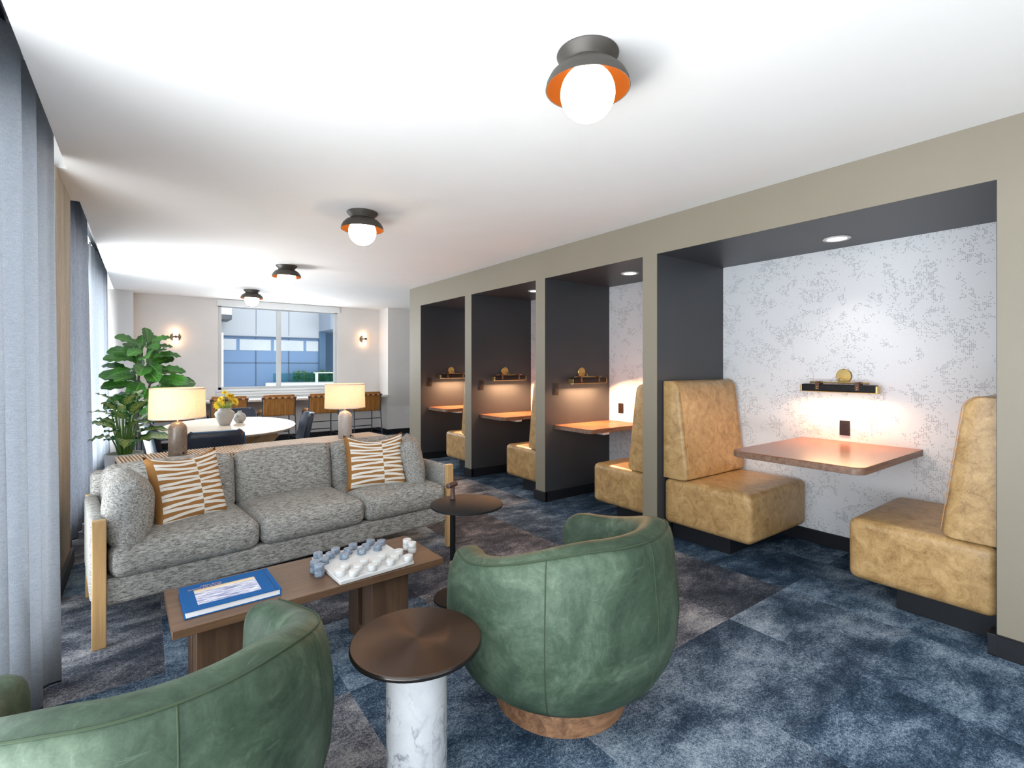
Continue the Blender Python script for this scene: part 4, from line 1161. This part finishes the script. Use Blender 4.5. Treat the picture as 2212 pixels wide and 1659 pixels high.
# ------------------------------------------------------------------ outside the far window
def outside():
    FY = 16.0
    struct('ground', MB().box(-60, 60, YB+.5, 60, -3.2, -3.0), M['ground'], 'paved courtyard outside')
    t = thing('apartment_building', 'grey and blue panelled building across the courtyard', 'building', (3.2, FY, -3.0))
    X0, X1 = -8.0, 1.17
    MB().box(-6.2, X1, 0, 3.0, 5.20, 9.5).obj('upper_wall', M['panel_grey'], t, smooth=False)
    MB().box(-6.2, X1, .03, 3.0, 0, 5.20).obj('lower_wall', M['panel_blue'], t, smooth=False)
    MB().box(-6.2, X1, -.03, .05, 5.17, 5.21).obj('ledge', M['panel_joint'], t, smooth=False)
    MB().box(-6.2, X1, -.02, .05, 5.21, 5.25).obj('ledge_cap', M['panel_grey'], t, smooth=False)
    for x in (-.588, .30): MB().box(x-.012, x+.012, .018, .04, 0, 5.17).obj('panel_joint', M['panel_joint'], t, smooth=False)
    for x in (-.588, .30): MB().box(x-.006, x+.006, -.006, .01, 5.25, 9.4).obj('panel_joint', M['panel_joint'], t, smooth=False)
    MB().box(-6.2, X1, .018, .04, 4.43, 4.452).obj('panel_joint', M['panel_joint'], t, smooth=False)
    for a, b in ((-2.6,-1.09), (-1.01,-.19), (-.11,.72), (.80,1.16)):
        MB().box(a, b, .012, .04, 4.80, 5.12).obj('reflection_strip', M['reflection_band'], t, bevel=.01, smooth=False)  # pale strips stand in for a blurred reflection in the window glass
    # recess and overhang at the right
    MB().box(1.17, 8.0, -1.2, 3.0, 5.42, 6.12).obj('overhang', M['panel_mid'], t, smooth=False)
    MB().box(1.17, 8.0, 1.0, 3.0, 0, 5.42).obj('recess_wall', M['panel_deep'], t, smooth=False)
    MB().box(1.17, 1.36, -.04, .1, 0, 5.42).obj('pier', M['panel_deep'], t, smooth=False)
    w = thing('white_building', 'white apartment block with windows at the left edge of the far window', 'building', (1.8, FY-1.0, -3.0))
    MB().box(-8, -.12, 0, .9, 0, 5.22).obj('lower_wall', M['building_white'], w, smooth=False)
    MB().box(-8, .07, 0, .9, 5.70, 10).obj('upper_wall', M['building_white'], w, smooth=False)
    MB().box(-8, .07, -.03, .9, 5.58, 5.70).obj('sill_course', M['sill_dark'], w, smooth=False)
    for x0, x1, z0, z1 in ((-.32,-.02,6.28,7.1), (-1.5,-.30,4.3,5.1), (-1.5,-.30,3.5,4.22)):
        f = MB(); f.box(x0-.05, x1+.05, -.03, .02, z0-.05, z1+.05); fo = f.obj('window_frame', M['building_white'], w, smooth=False)
        MB().box(x0, x1, -.035, 0, z0, z1).obj('pane', M['far_glass'], fo, smooth=False)
    MB().box(-.36, .0, -.04, 0, 6.05, 6.14).obj('window_ledge', M['sill_dark'], w, smooth=False)
    r = thing('terrace', 'raised terrace with white coping outside the far window', 'terrace', (2.72, 15.2, 0))
    MB().prism([(0,0),(2.8,-.8),(2.8,.70),(.15,.70)], .76, .87, None).obj('coping', M['coping'], r, smooth=False)
    MB().prism([(.05,.02),(2.75,-.75),(2.75,.66),(.2,.66)], -3.0, .76, None).obj('wall', M['stucco_grey'], r, smooth=False)
    g = thing('glass_railing', 'green tinted glass railing on the terrace', 'railing', (2.95, 15.45, .871))
    for i in range(6):
        x = i*.42
        MB().box(x+.01, x+.40, -.008+.0, .008, .02, .27, RZ(-4)).obj('glass_panel', M['rail_glass'], g, smooth=False)
    for x in (1.18, 1.72, 2.2):
        MB().box(x-.04, x+.04, -.035, -.01, 0, .27, RZ(-4) @ RY(0)).obj('post', M['coping'], g, smooth=False)
    MB().box(1.1, 2.6, -.04, .0, .265, .29, RZ(-4)).obj('top_rail', M['coping'], g, smooth=False)
    random.seed(3); hm = MB()
    for i in range(2600):
        x = random.uniform(0, 1.85); y = random.uniform(0,.13); z = random.uniform(0,.30)+.03*sin(9*x)
        a = random.uniform(0, 360); e = random.uniform(20, 85); l = random.uniform(.03,.07)
        hm.add([(0,-l*.2,0),(l,0,0),(0,l*.2,0)], [(0,1,2)], T(x, y, z) @ RZ(a) @ RY(-e))
    hb = hm.obj('hedge', M['hedge'], smooth=False); hb.location = (3.55, 15.70, .871)
    tag(hb, 'green hedge behind the glass railing on the terrace', 'hedge', None, 'stuff')
M['reflection_band'] = mottle('pale_reflection', [(.3,(.66,.70,.73)),(.7,(.80,.83,.84))], 1.2, rough=.35)  # colour of the painted glass reflection
outside()

# ------------------------------------------------------------------ light
W = bpy.data.worlds.new('sky'); SC.world = W; W.use_nodes = True
nt = W.node_tree; nt.nodes.clear()
o_ = nt.nodes.new('ShaderNodeOutputWorld'); bg = nt.nodes.new('ShaderNodeBackground'); bg.inputs[0].default_value = (.86,.93,1,1); bg.inputs[1].default_value = 1.75
nt.links.new(bg.outputs[0], o_.inputs[0])
def area(name, loc, rot, sx, sy, e, col):
    ld = bpy.data.lights.new(name, 'AREA'); ld.shape = 'RECTANGLE'; ld.size = sx; ld.size_y = sy; ld.energy = e; ld.color = col
    o = bpy.data.objects.new(name, ld); COL.objects.link(o); o.location = loc; o.rotation_euler = tuple(rad(a) for a in rot)
    return o
DAY = (.88,.94,1.0)
xw = XW-.16
area('daylight_left_near', (xw, (lw[0][0]+lw[0][1])/2, 1.29), (0,-90,0), 2.3, lw[0][1]-lw[0][0]-.1, 140, DAY)
area('daylight_left_far', (xw, (lw[1][0]+lw[1][1])/2, 1.29), (0,-90,0), 2.3, lw[1][1]-lw[1][0]-.1, 230, DAY)
area('ceiling_fill_near', (XW-.62, .2, .25), (0,-140,0), 1.1, 5.2, 235, (.95,.97,1.0))  # added fill lamp outside the left window, aimed up to brighten the ceiling
area('ceiling_fill_far', (XW-.62, 7.0, .25), (0,-140,0), 1.1, 4.6, 330, (.95,.97,1.0))  # second added upward fill, for the far part of the ceiling
area('ceiling_fill_rear', (1.55, YR-.75, .45), (138,0,0), 2.8, 1.2, 20, (.95,.97,1.0))  # weak added upward fill through the unseen rear window
area('daylight_far', (2.03, YB+.015, 1.68), (-90,0,0), 1.85, 1.3, 40, (.90,.95,1.0))
area('rear_fill', (1.55, YR-.22, 1.38), (90,0,0), 2.8, 2.0, 26, (.88,.94,1.0))  # added fill lamp at the unseen rear window

# ------------------------------------------------------------------ camera
cd = bpy.data.cameras.new('camera'); cam = bpy.data.objects.new('camera', cd); COL.objects.link(cam)
cam.location = (0, 0, 1.351); cam.rotation_euler = (rad(90), 0, -.636)
cd.sensor_width = 36; cd.lens = 36*1077.3/2212; cd.shift_y = -(829.5-790.6)/2212
cd.clip_start = .02; cd.clip_end = 200
SC.camera = cam
vs_ = SC.view_settings; vs_.view_transform = 'Standard'; vs_.look = 'None'; vs_.gamma = 1; vs_.use_curve_mapping = False; vs_.exposure = 0.1
SC.cycles.use_denoising = True
SC.cycles.max_bounces = 10; SC.cycles.diffuse_bounces = 6; SC.cycles.glossy_bounces = 4; SC.cycles.transparent_max_bounces = 12; SC.cycles.transmission_bounces = 6
SC.cycles.sample_clamp_indirect = 6.0; SC.cycles.caustics_reflective = False; SC.cycles.caustics_refractive = False
